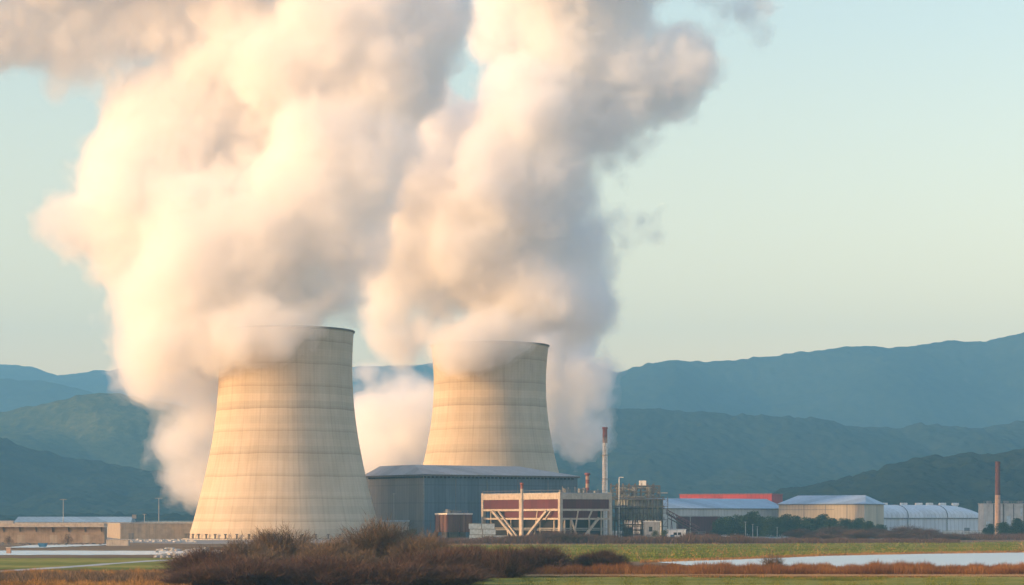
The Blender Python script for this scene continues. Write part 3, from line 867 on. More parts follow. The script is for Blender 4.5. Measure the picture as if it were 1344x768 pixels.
MB().box(0, 0, 0, b.L2, b.L1, h).build('wall', M['wall_tan'], b.o)
MB().box(-.3, -.3, h + .01, b.L2 + .3, b.L1 + .3, h + .5).build('parapet', M['grey_conc'], b.o)
for k in range(9): MB().box(1.5 + k * 3.6, -.12, 0, 1.75 + k * 3.6, -.01, h).build('pilaster', M['wall_tan'], b.o)
MB().box(4, -.08, 0, 6.6, -.01, 3).build('door', M['steel'], b.o)
o = empty('blue_roofed_shed', (PX(95, 1250), 1250, 0), 0, 'long shed of which only the blue roof shows above the stained shed', 'shed')
w = 154 / F * 1250 / 2; ze = PZ(685.5, 1250)
MB().box(-w + .5, .5, 0, w - .5, 17.5, ze).build('wall', M['pale_clad'], o)
MB().add([(-w, 0, ze + .01), (w, 0, ze + .01), (w, 18, ze + .01), (-w, 18, ze + .01), (-w + .5, 9, ze + 3.0), (w - .5, 9, ze + 3.0)],
         [(0, 1, 5, 4), (2, 3, 4, 5), (3, 0, 4), (1, 2, 5), (3, 2, 1, 0)]).build('roof', M['roof_left'], o)
MB().box(w * .98, 7, ze + 2, w * .98 + 2.2, 9, ze + 4.2).build('roof_unit', M['steel'], o)
hut('flat_roofed_store', 160, 262, 683.8, 1265, 14, 'pale_clad', 'roof_left', 'low store with a thin blue flat roof behind the tan block', 'store building')
hut('grey_store', -120, 17, 683.5, 1300, 14, 'pale_conc', 'roof_grey', 'grey flat roofed store at the far left end behind the stained shed', 'store building')
o = empty('concrete_block', (PX(154, 845), 845, 0), 0, 'small pale concrete block lying on the ground before the tan block', 'concrete block')
MB().box(-4.1, 0, 0, 4.1, 3, 2.0).build('body', M['pale_conc'], o)
MB().box(-4.2, -.1, 2.01, 4.2, 3.1, 2.25).build('capping', M['cream'], o)
o = empty('skip', (PX(55.5, 800), 800, 0), 0, 'small blue steel skip standing by the puddle before the stained shed', 'skip')
MB().add([(-1.1, 0, .15), (1.1, 0, .15), (1.1, 1.8, .15), (-1.1, 1.8, .15), (-1.6, 0, 1.45), (1.6, 0, 1.45), (1.6, 1.8, 1.45), (-1.6, 1.8, 1.45)],
         [(0, 3, 2, 1), (0, 1, 5, 4), (1, 2, 6, 5), (2, 3, 7, 6), (3, 0, 4, 7)]).build('body', M['blue_paint'], o)
m = MB(); m.bar((-1.65, 0, 1.5), (1.65, 0, 1.5), .14); m.bar((-1.65, 1.8, 1.5), (1.65, 1.8, 1.5), .14); m.bar((-1.65, 0, 1.5), (-1.65, 1.8, 1.5), .14); m.bar((1.65, 0, 1.5), (1.65, 1.8, 1.5), .14)
m.build('rim', M['steel'], o)
m = MB(); m.box(-1.0, .1, 0, -.7, 1.7, .14); m.box(.7, .1, 0, 1.0, 1.7, .14); m.build('runner', M['dark'], o)
o = empty('gate_pier', (PX(11, 655), 655, 0), 0, 'squat pinkish gate pier on the edge of the pale water strip', 'pier')
MB().box(-.6, 0, 0, .6, 1.2, 1.5).build('shaft', M['brick_pink'], o); MB().box(-.75, -.15, 1.51, .75, 1.35, 1.75).build('cap', M['cream'], o)
o = empty('timber_stack', (PX(284, 705), 705, 0), 0, 'dark low stack of timber on the ground before the near cooling tower', 'timber stack')
for k in range(5):
    m = MB(); m.box(-2.1 + (k % 2) * .2, 0, .05 + k * .24, 2.0 + (k % 2) * .3, 1.4, .27 + k * .24); m.build('plank_layer', M['bark'], o)


def lamp_post(px, D, py_top, label, arm=1.6, group='lamp posts about the yard'):
    o = empty('lamp_post', (PX(px, D), D, 0), 0, label, 'lamp post', group)
    h = PZ(py_top, D)
    MB().tube((0, 0, 0), (0, 0, h), .22, .12, 10).build('pole', M['post'], o)
    MB().box(-.35, -.35, 0, .35, .35, .6).build('base', M['grey_conc'], o)
    m = MB(); m.bar((-arm, 0, h), (arm, 0, h), .14); m.build('arm', M['post'], o)
    for s in (-1, 1): MB().box(s * arm - .45, -.25, h - .22, s * arm + .45, .25, h - .07).build('lamp_head', M['steel'], o)
    return o


lamp_post(83, 1200, 655.5, 'tall lamp post behind the stained shed, at the left end of the blue roof')
lamp_post(208.5, 1200, 654, 'tall lamp post rising behind the tan block left of the near tower')
lamp_post(189.5, 1215, 675, 'short lamp post just left of the tall one behind the tan block', .6)
lamp_post(517, 1132, 648, 'pale lamp post before the grey end of the big clad hall', .7)
lamp_post(978.5, 1180, 685, 'tallest of the pale lamp posts before the dark green trees', .5)
lamp_post(988, 1130, 688, 'pale lamp post just right of the tallest one before the trees', .3)
lamp_post(994, 1210, 691, 'thin short lamp post third along in front of the dark green trees', .3)
lamp_post(1020, 1200, 692, 'lone short lamp post before the trees at the right end of the puddles', .3)
lamp_post(906, 1180, 678, 'pale lamp post against the maroon shed wall', .4)

# containers and crates by the rusty hopper
def container(label):
    o = empty('container', (0, 0, 0), 0, label, 'container', 'pale blue containers by the rusty hopper')
    MB().box(-3, 0, .12, 3, 2.4, 2.5).build('body', M['glaze'], o)
    m = MB()
    for x in np.linspace(-2.8, 2.8, 15): m.box(x - .06, -.08, .25, x + .06, -.002, 2.35)
    m.build('rib', M['glaze'], o)
    m = MB()
    for x in (-3, 2.85):
        m.box(x, -.1, 0, x + .16, .1, 2.6)
    m.bar((-3, -.05, 2.55), (3, -.05, 2.55), .14); m.bar((-3, -.05, .1), (3, -.05, .1), .14)
    m.build('frame', M['steel'], o)
    MB().box(3.01, .2, .2, 3.06, 2.2, 2.4).build('door', M['steel'], o)
    return o


proto = container('x')
spots = [(624, 0, 'bottom pale blue container of the stack nearest the rusty hopper'), (624, 1, 'middle pale blue container of the stack nearest the rusty hopper'),
         (624, 2, 'top pale blue container of the stack nearest the rusty hopper'), (641.5, 0, 'bottom pale blue container of the stack nearest the framed building'),
         (641.5, 1, 'middle pale blue container of the stack nearest the framed building'), (641.5, 2, 'top pale blue container of the stack nearest the framed building'),
         (657, 0, 'single unstacked pale blue container in front of the cream frame')]
for k, (px, lv, lab) in enumerate(spots):
    c = proto if k == 0 else copy_tree(proto)
    c.location = (PX(px, 1068 if px < 650 else 1040) + [0, .3, -.2][lv], 1068 - (4 if px > 630 else 0) if px < 650 else 1034, lv * 2.62)
    c['label'] = lab

# vehicle
def car(label, x, y, mat):
    o = empty('parked_car', (x, y, 0), 0, label, 'car')
    m = MB(); prof = [(-2.1, .35), (2.1, .35), (2.15, .75), (1.1, .95), (.5, 1.45), (-1.2, 1.48), (-1.9, .98), (-2.15, .9)]
    vs = [(a, -.85, c_) for a, c_ in prof] + [(a, .85, c_) for a, c_ in prof]; n = len(prof)
    m.add(vs, [tuple(range(n)), tuple(range(2 * n - 1, n - 1, -1))] + [(i, i + n, (i + 1) % n + n, (i + 1) % n) for i in range(n)])
    m.build('body', M[mat], o)
    MB().add([(.95, -.87, .98), (.45, -.87, 1.4), (-1.15, -.87, 1.42), (-1.7, -.87, 1.0), (.95, .87, .98), (.45, .87, 1.4), (-1.15, .87, 1.42), (-1.7, .87, 1.0)],
             [(0, 1, 2, 3), (7, 6, 5, 4), (0, 4, 5, 1), (2, 6, 7, 3)]).build('window', M['glass'], o)
    for x_ in (-1.35, 1.35):
        for s in (-1, 1): MB().tube((x_, s * .7, .33), (x_, s * .9, .33), .33, n=16).build('wheel', M['tyre'], o)
    return o


car('white car parked on the yard left of the lamp posts and trees', PX(952, 1240), 1240, 'white')
car('grey car parked on the yard near the white hut', PX(928, 1260), 1260, 'steel')
car('white car parked before the brick chimney and the dark shrubs', PX(1322, 1230), 1230, 'white')

# small clutter of stored pipes, pallets and rubble on the yard
def rubble(name, pxa, pxb, pya, pyb, n, mat, s0, s1, seed):
    r = random.Random(seed); m = MB()
    for _ in range(n):
        px, py = r.uniform(pxa, pxb), r.uniform(pya, pyb)
        D = GD(py); s = r.uniform(s0, s1); x = PX(px, D); a = r.random() * 3
        w, d, h = s * r.uniform(.6, 1.8), s, s * r.uniform(.4, 1.0)
        c_, s_ = math.cos(a), math.sin(a)
        q = [(-w, -d, 0), (w, -d * .8, 0), (w * .9, d, 0), (-w, d * .9, 0), (-w * .7, -d * .6, h), (w * .6, -d * .7, h * r.uniform(.6, 1)), (w * .6, d * .6, h), (-w * .5, d * .7, h * .8)]
        m.add([(x + u * c_ - v * s_, D + u * s_ + v * c_, z - .05) for u, v, z in q], [(0, 3, 2, 1), (4, 5, 6, 7), (0, 1, 5, 4), (1, 2, 6, 5), (2, 3, 7, 6), (3, 0, 4, 7)])
    return tag(m.build(name, M[mat], None), kind='stuff')


rubble('rubble', 168, 262, 709, 712, 60, 'pale_conc', .4, 1.1, 3)
rubble('rubble', 205, 330, 720, 733, 220, 'grey_conc', .25, .8, 4)
rubble('rubble', 596, 664, 709.5, 712.5, 130, 'glaze', .4, 1.2, 5)
rubble('rubble', 805, 935, 706, 710, 160, 'grey_conc', .35, 1.0, 6)
rubble('rubble', 1225, 1344, 700, 707, 220, 'glaze', .4, 1.2, 7)
rubble('rubble', 900, 1060, 701, 706, 150, 'lattice', .35, 1.0, 8)
rubble('rubble', 0, 160, 713, 716, 80, 'dark_conc', .25, .7, 9)

# storage racks: rows of small yard equipment on the right
for k, (px, D, lab) in enumerate(((1250, 1330, 'low grey fenced store below the white barrel roofed hall'), (1276, 1310, 'low pale fenced store next to the concrete silo block'),
                                  (912, 1190, 'low rack of pipes beside the sloping conveyor'))):
    o = empty('storage_rack', (PX(px, D), D, 0), 0, lab, 'rack')
    for x in (-5.5, -2, 2, 5.5): MB().bar((x, 0, 0), (x, 0, 3.4), .2).build('post', M['steel'], o)
    m = MB()
    for z in (1.0, 2.2, 3.3): m.box(-5.6, .12, z, 5.6, 1.6, z + .12)
    m.build('shelf', M['steel'], o)
    m = MB()
    for z in (1.12, 2.32):
        for j in range(9):
            x = -5 + j * 1.15; m.box(x, .3, z, x + .9, 1.4, z + .4 + rnd.random() * .5)
    m.build('load', M['glaze' if k < 2 else 'lattice'], o)

# ------------------------------------------------------------------ vegetation
def frond_mesh(P, Dr, L, W, r):
    """one thin triangle per strand"""
    n = len(P)
    side = np.cross(Dr, r.standard_normal((n, 3))); side /= np.linalg.norm(side, axis=1)[:, None] + 1e-9
    bend = r.standard_normal((n, 3)) * .12
    a = P - side * W[:, None] / 2; b_ = P + side * W[:, None] / 2; t = P + (Dr + bend) * L[:, None]
    V = np.stack([a, b_, t], 1).reshape(-1, 3)
    return V, np.arange(3 * n).reshape(n, 3)


def bare_bush(name, Rx, H, n, seed, mat):
    """bare twiggy shrub: curved stems and a haze of thin twigs; real size in metres"""
    r = np.random.default_rng(seed)
    o = empty(name, (0, 0, 0))
    m = MB(); tips = []
    ns = 46
    for k in range(ns):
        a = r.random() * 2 * math.pi; sp = math.sqrt(r.random())
        base = Vector((math.cos(a) * sp * Rx * .1, math.sin(a) * sp * Rx * .1, 0))
        top = Vector((math.cos(a) * sp * Rx * .85, math.sin(a) * sp * Rx * .85, H * (.94 - .55 * sp ** 2.2) * r.uniform(.8, 1.02)))
        mid = base.lerp(top, .5) + Vector((0, 0, H * .08)); prev = base
        for i in range(1, 7):
            t = i / 6; q = base * (1 - t) ** 2 + mid * 2 * t * (1 - t) + top * t * t
            q = q + Vector(r.standard_normal(3) * .12)
            m.tube(prev, q, .11 * (1 - .75 * (i - 1) / 6), .11 * (1 - .75 * i / 6), 5, False)
            if i >= 2: tips.append((np.array(q), t, np.array((q - prev).normalized())))
            prev = q
    m.build('stem', M['bark'], o)
    k = r.integers(0, len(tips), n)
    C = np.array([tips[i][0] for i in k]); T = np.array([tips[i][1] for i in k]); Dd = np.array([tips[i][2] for i in k])
    P = C + r.standard_normal((n, 3)) * np.array([Rx * .11, Rx * .11, H * .07])
    P[:, 2] = np.maximum(P[:, 2], .1)
    out = P * np.array([1, 1, 0]) / Rx
    Dr = Dd * .5 + out * .5 + r.standard_normal((n, 3)) * .45 + np.array([0, 0, .55])
    Dr /= np.linalg.norm(Dr, axis=1)[:, None]
    V, Q = frond_mesh(P, Dr, r.uniform(.5, 1.5, n) * (.8 + Rx * .05), r.uniform(.03, .075, n), r)
    mesh_np('twigs', V, Q, mat, o)
    return o


BUSH = [bare_bush('bare_bush', 7.0, 8.4, 20000, 101, M['twig']), bare_bush('bare_bush', 6.0, 7.0, 17000, 102, M['twig']), bare_bush('bare_bush', 8.0, 4.6, 20000, 103, M['twig_red']),
        bare_bush('bare_bush', 9.0, 6.2, 17000, 104, M['twig_red']), bare_bush('bare_bush', 2.6, 3.4, 900, 105, M['twig'])]
used = set()


def put(protos, i, x, y, s, rz, label, cat, group=None, sz=None):
    o = protos[i] if (id(protos), i) not in used else copy_tree(protos[i])
    used.add((id(protos), i))
    o.location = (x, y, 0); o.rotation_euler = (0, 0, rz); o.scale = (s, s, sz or s)
    for k in ('label', 'category', 'group'):
        if k in o: del o[k]
    return tag(o, label, cat, group)


# foreground mass: (centre px, D, variant, width scale, height scale, label)
fg = [(372, 400, 0, 1.15, 1.0, 'bare brown bush before the near cooling tower, with a small gap in its twigs'),
      (496, 395, 0, 1.25, 1.16, 'tallest bare brown bush, round topped, before the low pale store and tower foot'),
      (558, 388, 1, 1.15, 1.02, 'bare bush on the flank of the tallest brown bush that faces the rusty hopper'),
      (432, 378, 1, 1.15, .90, 'darker bare bush filling the dip between the two tall brown bushes'),
      (318, 384, 1, 1.05, .88, 'bare bush where the brown thicket slopes down toward the rubble and water strip'),
      (272, 366, 2, 1.0, 1.0, 'low spreading bare bush at the thin tip of the brown thicket before the rubble'),
      (345, 350, 1, 1.15, .66, 'low dark bare bush at the bottom edge below the near cooling tower'),
      (470, 348, 1, 1.15, .68, 'low dark bare bush at the bottom edge below the tallest bush'),
      (575, 350, 2, 1.05, .95, 'low spreading bare bush at the bottom edge between the tallest bush and the tan track'),
      (620, 410, 2, 1.0, 1.0, 'low reddish bush trailing from the thicket toward the framed building'),
      (665, 372, 2, .62, 1.05, 'small dark reddish bush alone before the tan track'),
      (705, 425, 2, 1.0, .95, 'low rounded reddish bush at the start of the reed belt below the framed building'),
      (790, 432, 2, .75, .78, 'small thin reddish bush standing out of the reed belt'),
      (1014, 426, 4, 1.0, 1.0, 'small sparse bush poking above the reed belt at the pond edge'),
      (300, 346, 2, .9, .85, 'low dark bare bush at the bottom edge below the sloping end of the thicket'),
      (408, 344, 3, .9, .70, 'broad low reddish bush at the bottom edge below the dip of the thicket'),
      (530, 346, 3, .8, .72, 'broad low reddish bush at the bottom edge below the flank of the tallest bush'),
      (330, 327, 2, 1.1, .80, 'dark brush cut by the bottom edge below the bush with the small gap'),
      (268, 327, 2, .8, .55, 'lowest dark brush cut by the bottom edge at the thin tip of the thicket'),
      (440, 327, 2, 1.1, .82, 'dark brush cut by the bottom edge between the two tall bushes'),
      (520, 327, 2, 1.1, .72, 'dark brush cut by the bottom edge below the tallest bush'),
      (385, 328, 3, .8, .52, 'dark reddish brush cut by the bottom edge before the dip of the thicket'),
      (590, 329, 2, 1.0, .62, 'dark brush cut by the bottom edge where the green verge begins'),
      (610, 378, 2, 1.0, 1.05, 'low reddish bush at the thicket end before the small dark one')]
for k, (px, D, i, s, hz, lab) in enumerate(fg):
    put(BUSH, i, PX(px, D), D, s, k * 1.3, lab, 'bush', 'bare bushes of the near thicket', hz)
# farther reddish brush on the yard edge: (px, D, sx, sz)
far_b = [(735, 930, 1.5, .85, 'wide dark brown bush at the foot of the framed building'), (690, 960, 1.2, .5, 'low brown bush under the cream frame beside the containers'), (790, 955, 1.2, .55, 'low brown bush below the shaded end of the framed building'),
         (1052, 1150, 1.15, .80, 'reddish brown bush at the puddle end of the clump before the green trees'), (1096, 1165, 1.35, 1.0, 'broad reddish brown bush in the middle of the clump before the green trees'),
         (1128, 1090, 1.25, .80, 'reddish brown bush low in front of the clump below the beige shed'), (1150, 1160, 1.1, .85, 'reddish brown bush at the back of the clump below the shaded beige wall'),
         (1190, 1170, 1.4, 1.02, 'largest reddish brown bush of the clump, below the white barrel roofed hall'), (1178, 1075, 1.2, .62, 'low reddish bush in front of the largest one of the clump'),
         (1216, 1120, 1.1, .85, 'reddish brown bush at the end of the clump nearest the silo block'), (1078, 1060, 1.1, .55, 'low reddish bush at the front of the clump by the puddles'),
         (1245, 1080, 1.2, .45, 'low brown bush trailing off from the reddish clump toward the silo block')]
for k, (px, D, s, hz, lab) in enumerate(far_b):
    put(BUSH, 3, PX(px, D), D, s, k * 1.7, lab, 'bush', 'reddish brown bushes along the yard', hz)


def strands(name, pxa, pxb, pya, pyb, n, h0, h1, w, mat, seed, lean=.25, clump=0.5, top=None):
    """reeds or grass between two image rows of the ground; real blades standing on the soil"""
    r = np.random.default_rng(seed)
    px = r.uniform(pxa, pxb, n)
    ca = np.interp(px, *zip(*pya)) if isinstance(pya, list) else np.full(n, pya)
    cb = np.interp(px, *zip(*pyb)) if isinstance(pyb, list) else np.full(n, pyb)
    py = ca + (cb - ca) * r.random(n)
    D = CH * F / (py - HZ)
    P = np.stack([(px - CX) / F * D, D, np.zeros(n)], 1)
    env = .5 + .5 * np.sin(px * .071 + seed) * np.sin(px * .023 + 1.7 * seed) + .35 * np.sin(px * .19 + seed * 3)
    h = r.uniform(h0, h1, n) * (1 - clump * .5 + clump * .5 * np.clip(env, 0, 1.3))
    if top: h = h * np.interp(px, *zip(*top))
    Dr = r.standard_normal((n, 3)) * lean; Dr[:, 2] = 1
    V, Q = frond_mesh(P, Dr, h, np.full(n, w) * r.uniform(.6, 1.4, n), r)
    return tag(mesh_np(name, V, Q, mat), kind='stuff')


strands('reed_vegetation', 600, 1420, 755.5, 747.8, 60000, 1.25, 2.1, .09, M['reed'], 1, .22, .7, [(600, .8), (760, 1.0), (900, .85), (1000, 1.05), (1100, .8), (1165, 1.2), (1230, .85), (1420, .95)])
strands('reed_vegetation', 560, 1260, [(560, 714), (1260, 713)], [(560, 710), (1260, 709.5)], 50000, 2.0, 4.6, .20, M['twig_red'], 2, .28, .7,
        [(560, .5), (680, .8), (740, 1.1), (800, .7), (860, .75), (900, 1.0), (960, .85), (1000, .6), (1060, .45), (1150, .45), (1260, .35)])
strands('reed_vegetation', 1200, 1450, 709, 705, 16000, 1.6, 3.4, .22, M['twig_red'], 3, .28, .5)
strands('grass', -60, 250, 775, 751, 36000, .3, 1.1, .10, M['dry_grass'], 4, .35, .8)
strands('grass', 520, 1420, 776, 758.5, 70000, .2, .55, .09, M['grass'], 5, .4, .8)
strands('grass', 520, 1420, 759, 750, 26000, .15, .5, .09, M['dry_grass'], 6, .4, .6)
strands('reed_vegetation', -40, 260, 766, 757, 22000, .7, 1.6, .09, M['twig'], 7, .35, .8)
strands('grass', 840, 1450, [(840, 739), (950, 735.5), (1090, 730), (1200, 727.6), (1450, 724.4)], [(840, 736.5), (950, 733.5), (1090, 728), (1200, 725.8), (1450, 722.6)], 16000, .2, .8, .12, M['dry_grass'], 8, .4, .5)


strands('grass', 590, 1420, [(590, 741), (800, 737.5), (865, 737), (950, 732), (1090, 728.5), (1200, 725.5), (1420, 722.5)], [(590, 716), (1000, 714.2), (1420, 711)], 60000, .2, .6, .30, M['field_grass'], 9, .5, .9)
strands('grass', 590, 1420, [(590, 741), (800, 737.5), (865, 737), (950, 732), (1090, 728.5), (1200, 725.5), (1420, 722.5)], [(590, 714), (1000, 712.2), (1420, 709)], 5000, .3, .9, .25, M['dry_grass'], 10, .5, .9)


def leaf_tree(name, H, Rr, n, seed, mat, trunk=True):
    r = np.random.default_rng(seed)
    o = empty(name, (0, 0, 0))
    m = MB(); m.tube((0, 0, 0), (.1, 0, H * .45), H * .028, H * .016, 8, False)
    lobes = []
    for k in range(13):
        a = r.random() * 2 * math.pi; q = r.random()
        z = H * (.16 + .66 * q); rad = Rr * (.85 - .5 * q) * math.sqrt(r.random())
        c_ = np.array([math.cos(a) * rad, math.sin(a) * rad, z])
        lobes.append((c_, Rr * r.uniform(.38, .56)))
        m.tube((0, 0, H * .15 + z * .3), c_, H * .010, H * .004, 5, False)
    lobes.append((np.array([0, 0, H * .8]), Rr * .4))
    m.build('trunk', M['bark'], o)
    k = r.integers(0, len(lobes), n)
    C = np.array([lobes[i][0] for i in k]); S = np.array([lobes[i][1] for i in k])
    d = r.standard_normal((n, 3)); d /= np.linalg.norm(d, axis=1)[:, None]
    P = C + d * (S * r.random(n) ** .33)[:, None] * np.array([1, 1, .85])
    P[:, 2] = np.maximum(P[:, 2], .3)
    u = r.standard_normal((n, 3)); u /= np.linalg.norm(u, axis=1)[:, None]
    v = np.cross(u, r.standard_normal((n, 3))); v /= np.linalg.norm(v, axis=1)[:, None]
    s = (r.uniform(.5, 1.1, n) * H * .028)[:, None]
    V = np.stack([P - u * s - v * s * .6, P + u * s * .8 - v * s * .5, P + u * s + v * s * .6, P - u * s * .7 + v * s * .7], 1).reshape(-1, 3)
    mesh_np('crown', V, np.arange(4 * n).reshape(n, 4), mat, o)
    return o


TREE = [leaf_tree('evergreen_tree', 13, 7.6, 6500, 201, M['leaf']), leaf_tree('evergreen_tree', 12, 7.0, 6000, 202, M['leaf']), leaf_tree('evergreen_tree', 11, 8.0, 6500, 203, M['leaf'])]
row = [(946, .86), (958, .98), (972, 1.08), (986, 1.10), (1000, .98), (1015, 1.0), (1030, .98), (1046, 1.02), (1062, .96), (1078, .98), (1094, .9), (1110, .92), (1126, .82), (1142, .76), (1156, .62)]
words = ['first', 'second', 'third', 'fourth', 'fifth', 'sixth', 'seventh', 'eighth', 'ninth', 'tenth', 'eleventh', 'twelfth', 'thirteenth', 'fourteenth', 'fifteenth']
for k, (px, s) in enumerate(row):
    D = 1270 + (k * 37 % 5) * 12
    put(TREE, k % 3, PX(px, D), D, s, k * 2.1, 'dark evergreen tree, %s in the dense row counting from the maroon shed end' % words[k], 'tree', 'dark green trees in the row before the beige shed')
for k, (px, s, lab) in enumerate(((1300, .62, 'small dark evergreen at the foot of the brick chimney, left of its shaft'), (1316, .72, 'dark evergreen just right of the brick chimney'),
                                  (1336, .80, 'dark evergreen before the silo block near the picture edge'), (1356, .8, 'dark evergreen cut by the picture edge before the silo block'))):
    D = 1290 + k % 2 * 14
    put(TREE, (k + 1) % 3, PX(px, D), D, s, k * 1.1 + .4, lab, 'tree', 'dark green trees before the silo block')

SHRUB = [leaf_tree('green_shrub', 5.2, 2.6, 1500, 211, M['leaf2'])]
for k, (px, D, s, lab) in enumerate(((860, 1070, .9, 'small green shrub against the pale plant room'), (872, 1062, .95, 'small green shrub between the plant room and the white hut'),
                                     (543, 1120, 1.0, 'small green shrub against the low pale store by the rusty hopper'), (534, 1125, .85, 'smaller olive shrub beside the tallest bare bush against the pale store'))):
    put(SHRUB, 0, PX(px, D), D, s, k * 1.3, lab, 'shrub', 'small green shrubs on the yard')
SHRUB2 = [leaf_tree('dark_shrub', 3.6, 2.6, 1500, 212, M['twig'])]
for k, (px, D, s, lab) in enumerate(((12, 925, .9, 'dark shrub against the stained shed at its left end'), (89, 925, 1.1, 'dark shrub against the middle of the stained shed wall'))):
    put(SHRUB2, 0, PX(px, D), D, s, k * 2.3, lab, 'shrub', 'dark shrubs against the stained shed')

# ------------------------------------------------------------------ steam
def surface_nets(Fd, iso):
    """quads of the surface Fd = iso (inside: Fd < iso) on a numpy grid"""
    ins = Fd < iso
    nx, ny, nz = Fd.shape
    cube = np.zeros((nx - 1, ny - 1, nz - 1), np.int8)
    for a in (0, 1):
        for b_ in (0, 1):
            for c_ in (0, 1): cube += ins[a:nx - 1 + a, b_:ny - 1 + b_, c_:nz - 1 + c_]
    act = (cube > 0) & (cube < 8)
    idx = np.full(act.shape, -1, np.int64); ijk = np.argwhere(act); idx[act] = np.arange(len(ijk))
    acc = np.zeros((len(ijk), 3)); cnt = np.zeros(len(ijk))
    corners = [(a, b_, c_) for a in (0, 1) for b_ in (0, 1) for c_ in (0, 1)]
    I, J, K = ijk.T
    for p in corners:
        for ax in range(3):
            if p[ax]: continue
            q = list(p); q[ax] = 1
            f0 = Fd[I + p[0], J + p[1], K + p[2]] - iso; f1 = Fd[I + q[0], J + q[1], K + q[2]] - iso
            cr = (f0 < 0) != (f1 < 0)
            t = np.where(cr, f0 / np.where(cr, f0 - f1, 1), 0)
            pt = np.tile(np.array(p, float), (len(ijk), 1)); pt[:, ax] += t
            acc += pt * cr[:, None]; cnt += cr
    V = ijk + acc / np.maximum(cnt, 1)[:, None]
    quads = []
    for ax in range(3):
        s0 = [slice(None)] * 3; s1 = [slice(None)] * 3; s0[ax] = slice(0, -1); s1[ax] = slice(1, None)
        a, b_ = ins[tuple(s0)], ins[tuple(s1)]
        e = np.argwhere(a != b_); up = a[tuple(e.T)]
        o1, o2 = [x for x in range(3) if x != ax]
        ok = (e[:, o1] > 0) & (e[:, o2] > 0) & (e[:, o1] < Fd.shape[o1] - 1) & (e[:, o2] < Fd.shape[o2] - 1)
        e, up = e[ok], up[ok]
        def cell(d1, d2):
            c_ = e.copy(); c_[:, o1] += d1; c_[:, o2] += d2
            return idx[tuple(c_.T)]
        q = np.stack([cell(-1, -1), cell(0, -1), cell(0, 0), cell(-1, 0)], 1)
        flip = up if ax != 1 else ~up
        q[~flip] = q[~flip][:, ::-1]
        quads.append(q)
    return V, np.concatenate(quads)


def steam_mat(name, dens):
    m = bpy.data.materials.new(name); m.use_nodes = True
    nt = m.node_tree; nt.nodes.clear()
    pv = nt.nodes.new('ShaderNodeVolumePrincipled'); out = nt.nodes.new('ShaderNodeOutputMaterial')
    pv.inputs['Color'].default_value = (0.991, 0.990, 0.990, 1)
    pv.inputs['Density'].default_value = dens
    pv.inputs['Anisotropy'].default_value = 0.15
    nt.links.new(pv.outputs[0], out.inputs['Volume'])
    m.cycles.homogeneous_volume = True
    return m


def blur(a, n):
    for ax in range(3):
        for _ in range(2):
            c_ = np.cumsum(np.pad(a, [(n + 1, n) if i == ax else (0, 0) for i in range(3)], mode='edge'), axis=ax)
            hi = [slice(None)] * 3; lo = [slice(None)] * 3
            hi[ax] = slice(2 * n + 1, None); lo[ax] = slice(0, -2 * n - 1)
            a = (c_[tuple(hi)] - c_[tuple(lo)]) / (2 * n + 1)
    return a


def plume(name, D, puffs, h, seed, levels, label, amp=1.0, spread=30):
    """puffs: (px, py, r px[, depth px[, r scale in depth]]) -> steam as nested volumes that get denser inwards"""
    r = random.Random(seed); k = D / F
    S = []
    for p in puffs:
        px, py, rr = p[:3]; dz = p[3] if len(p) > 3 else r.uniform(-spread, spread)
        S.append((PX(px, D), D + dz * k, PZ(py, D), rr * k))
    S = np.array(S); pad = 14
    lo = (S[:, :3] - S[:, 3:]).min(0) - pad; hi = (S[:, :3] + S[:, 3:]).max(0) + pad
    n = np.ceil((hi - lo) / h).astype(int) + 1
    ax = [lo[i] + np.arange(n[i]) * h for i in range(3)]
    T = 3.2                                                     # softness of the union
    acc = np.zeros(n, np.float32); best = np.full(n, 1e3, np.float32); rl = np.full(n, 6.0, np.float32)
    for (x, y, z, rr) in S:
        R_ = rr + 22
        sl_ = tuple(slice(max(0, int((c_ - R_ - lo[i]) / h)), min(n[i], int((c_ + R_ - lo[i]) / h) + 2)) for i, c_ in enumerate((x, y, z)))
        dd = np.sqrt((ax[0][sl_[0]][:, None, None] - x) ** 2 + (ax[1][sl_[1]][None, :, None] - y) ** 2 + (ax[2][sl_[2]][None, None, :] - z) ** 2) - rr
        dd = dd.astype(np.float32)
        acc[sl_] += np.exp(-dd / T)
        near = dd < best[sl_]
        best[sl_] = np.where(near, dd, best[sl_]); rl[sl_] = np.where(near, rr, rl[sl_])
    sd = -T * np.log(acc + 1e-7)
    rl = blur(rl, 4)
    A = np.clip(rl * .33, 2.6, 8.0) * amp
    nz = np.zeros(n, np.float32)
    wl, w = 46.0, 1.0
    for o_ in range(6):
        q = noise3(n, max(1.6, wl / h), seed * 17 + o_)
        nz += w * (q * .5 if o_ < 1 else (np.abs(q) - .62) * 1.0)
        wl *= .5; w *= .66
    d = sd - A * nz
    fine = np.zeros(n, np.float32)                              # torn fringe of the thin outer steam
    for o_, (wl, w) in enumerate(((17.0, 1.0), (8.5, .75), (4.6, .5), (3.0, .3))):
        fine += w * (.5 - np.abs(noise3(n, max(1.6, wl / h), seed * 29 + o_))) * 1.5
    patch = np.clip(.5 + .6 * noise3(n, 60 / h, seed * 31), 0, 1.2)
    dv = d - 4.4 * fine * patch
    root = None
    for name_, iso, mat in levels:
        V, Q = surface_nets(dv if 'veil' in name_ or 'outer' in name_ else d, iso)
        V = V * h + lo
        if root is None:
            root = mesh_np(name, V, Q, mat)
            tag(root, label, 'steam')
        else:
            mesh_np(name_, V, Q, mat, root)
    return root


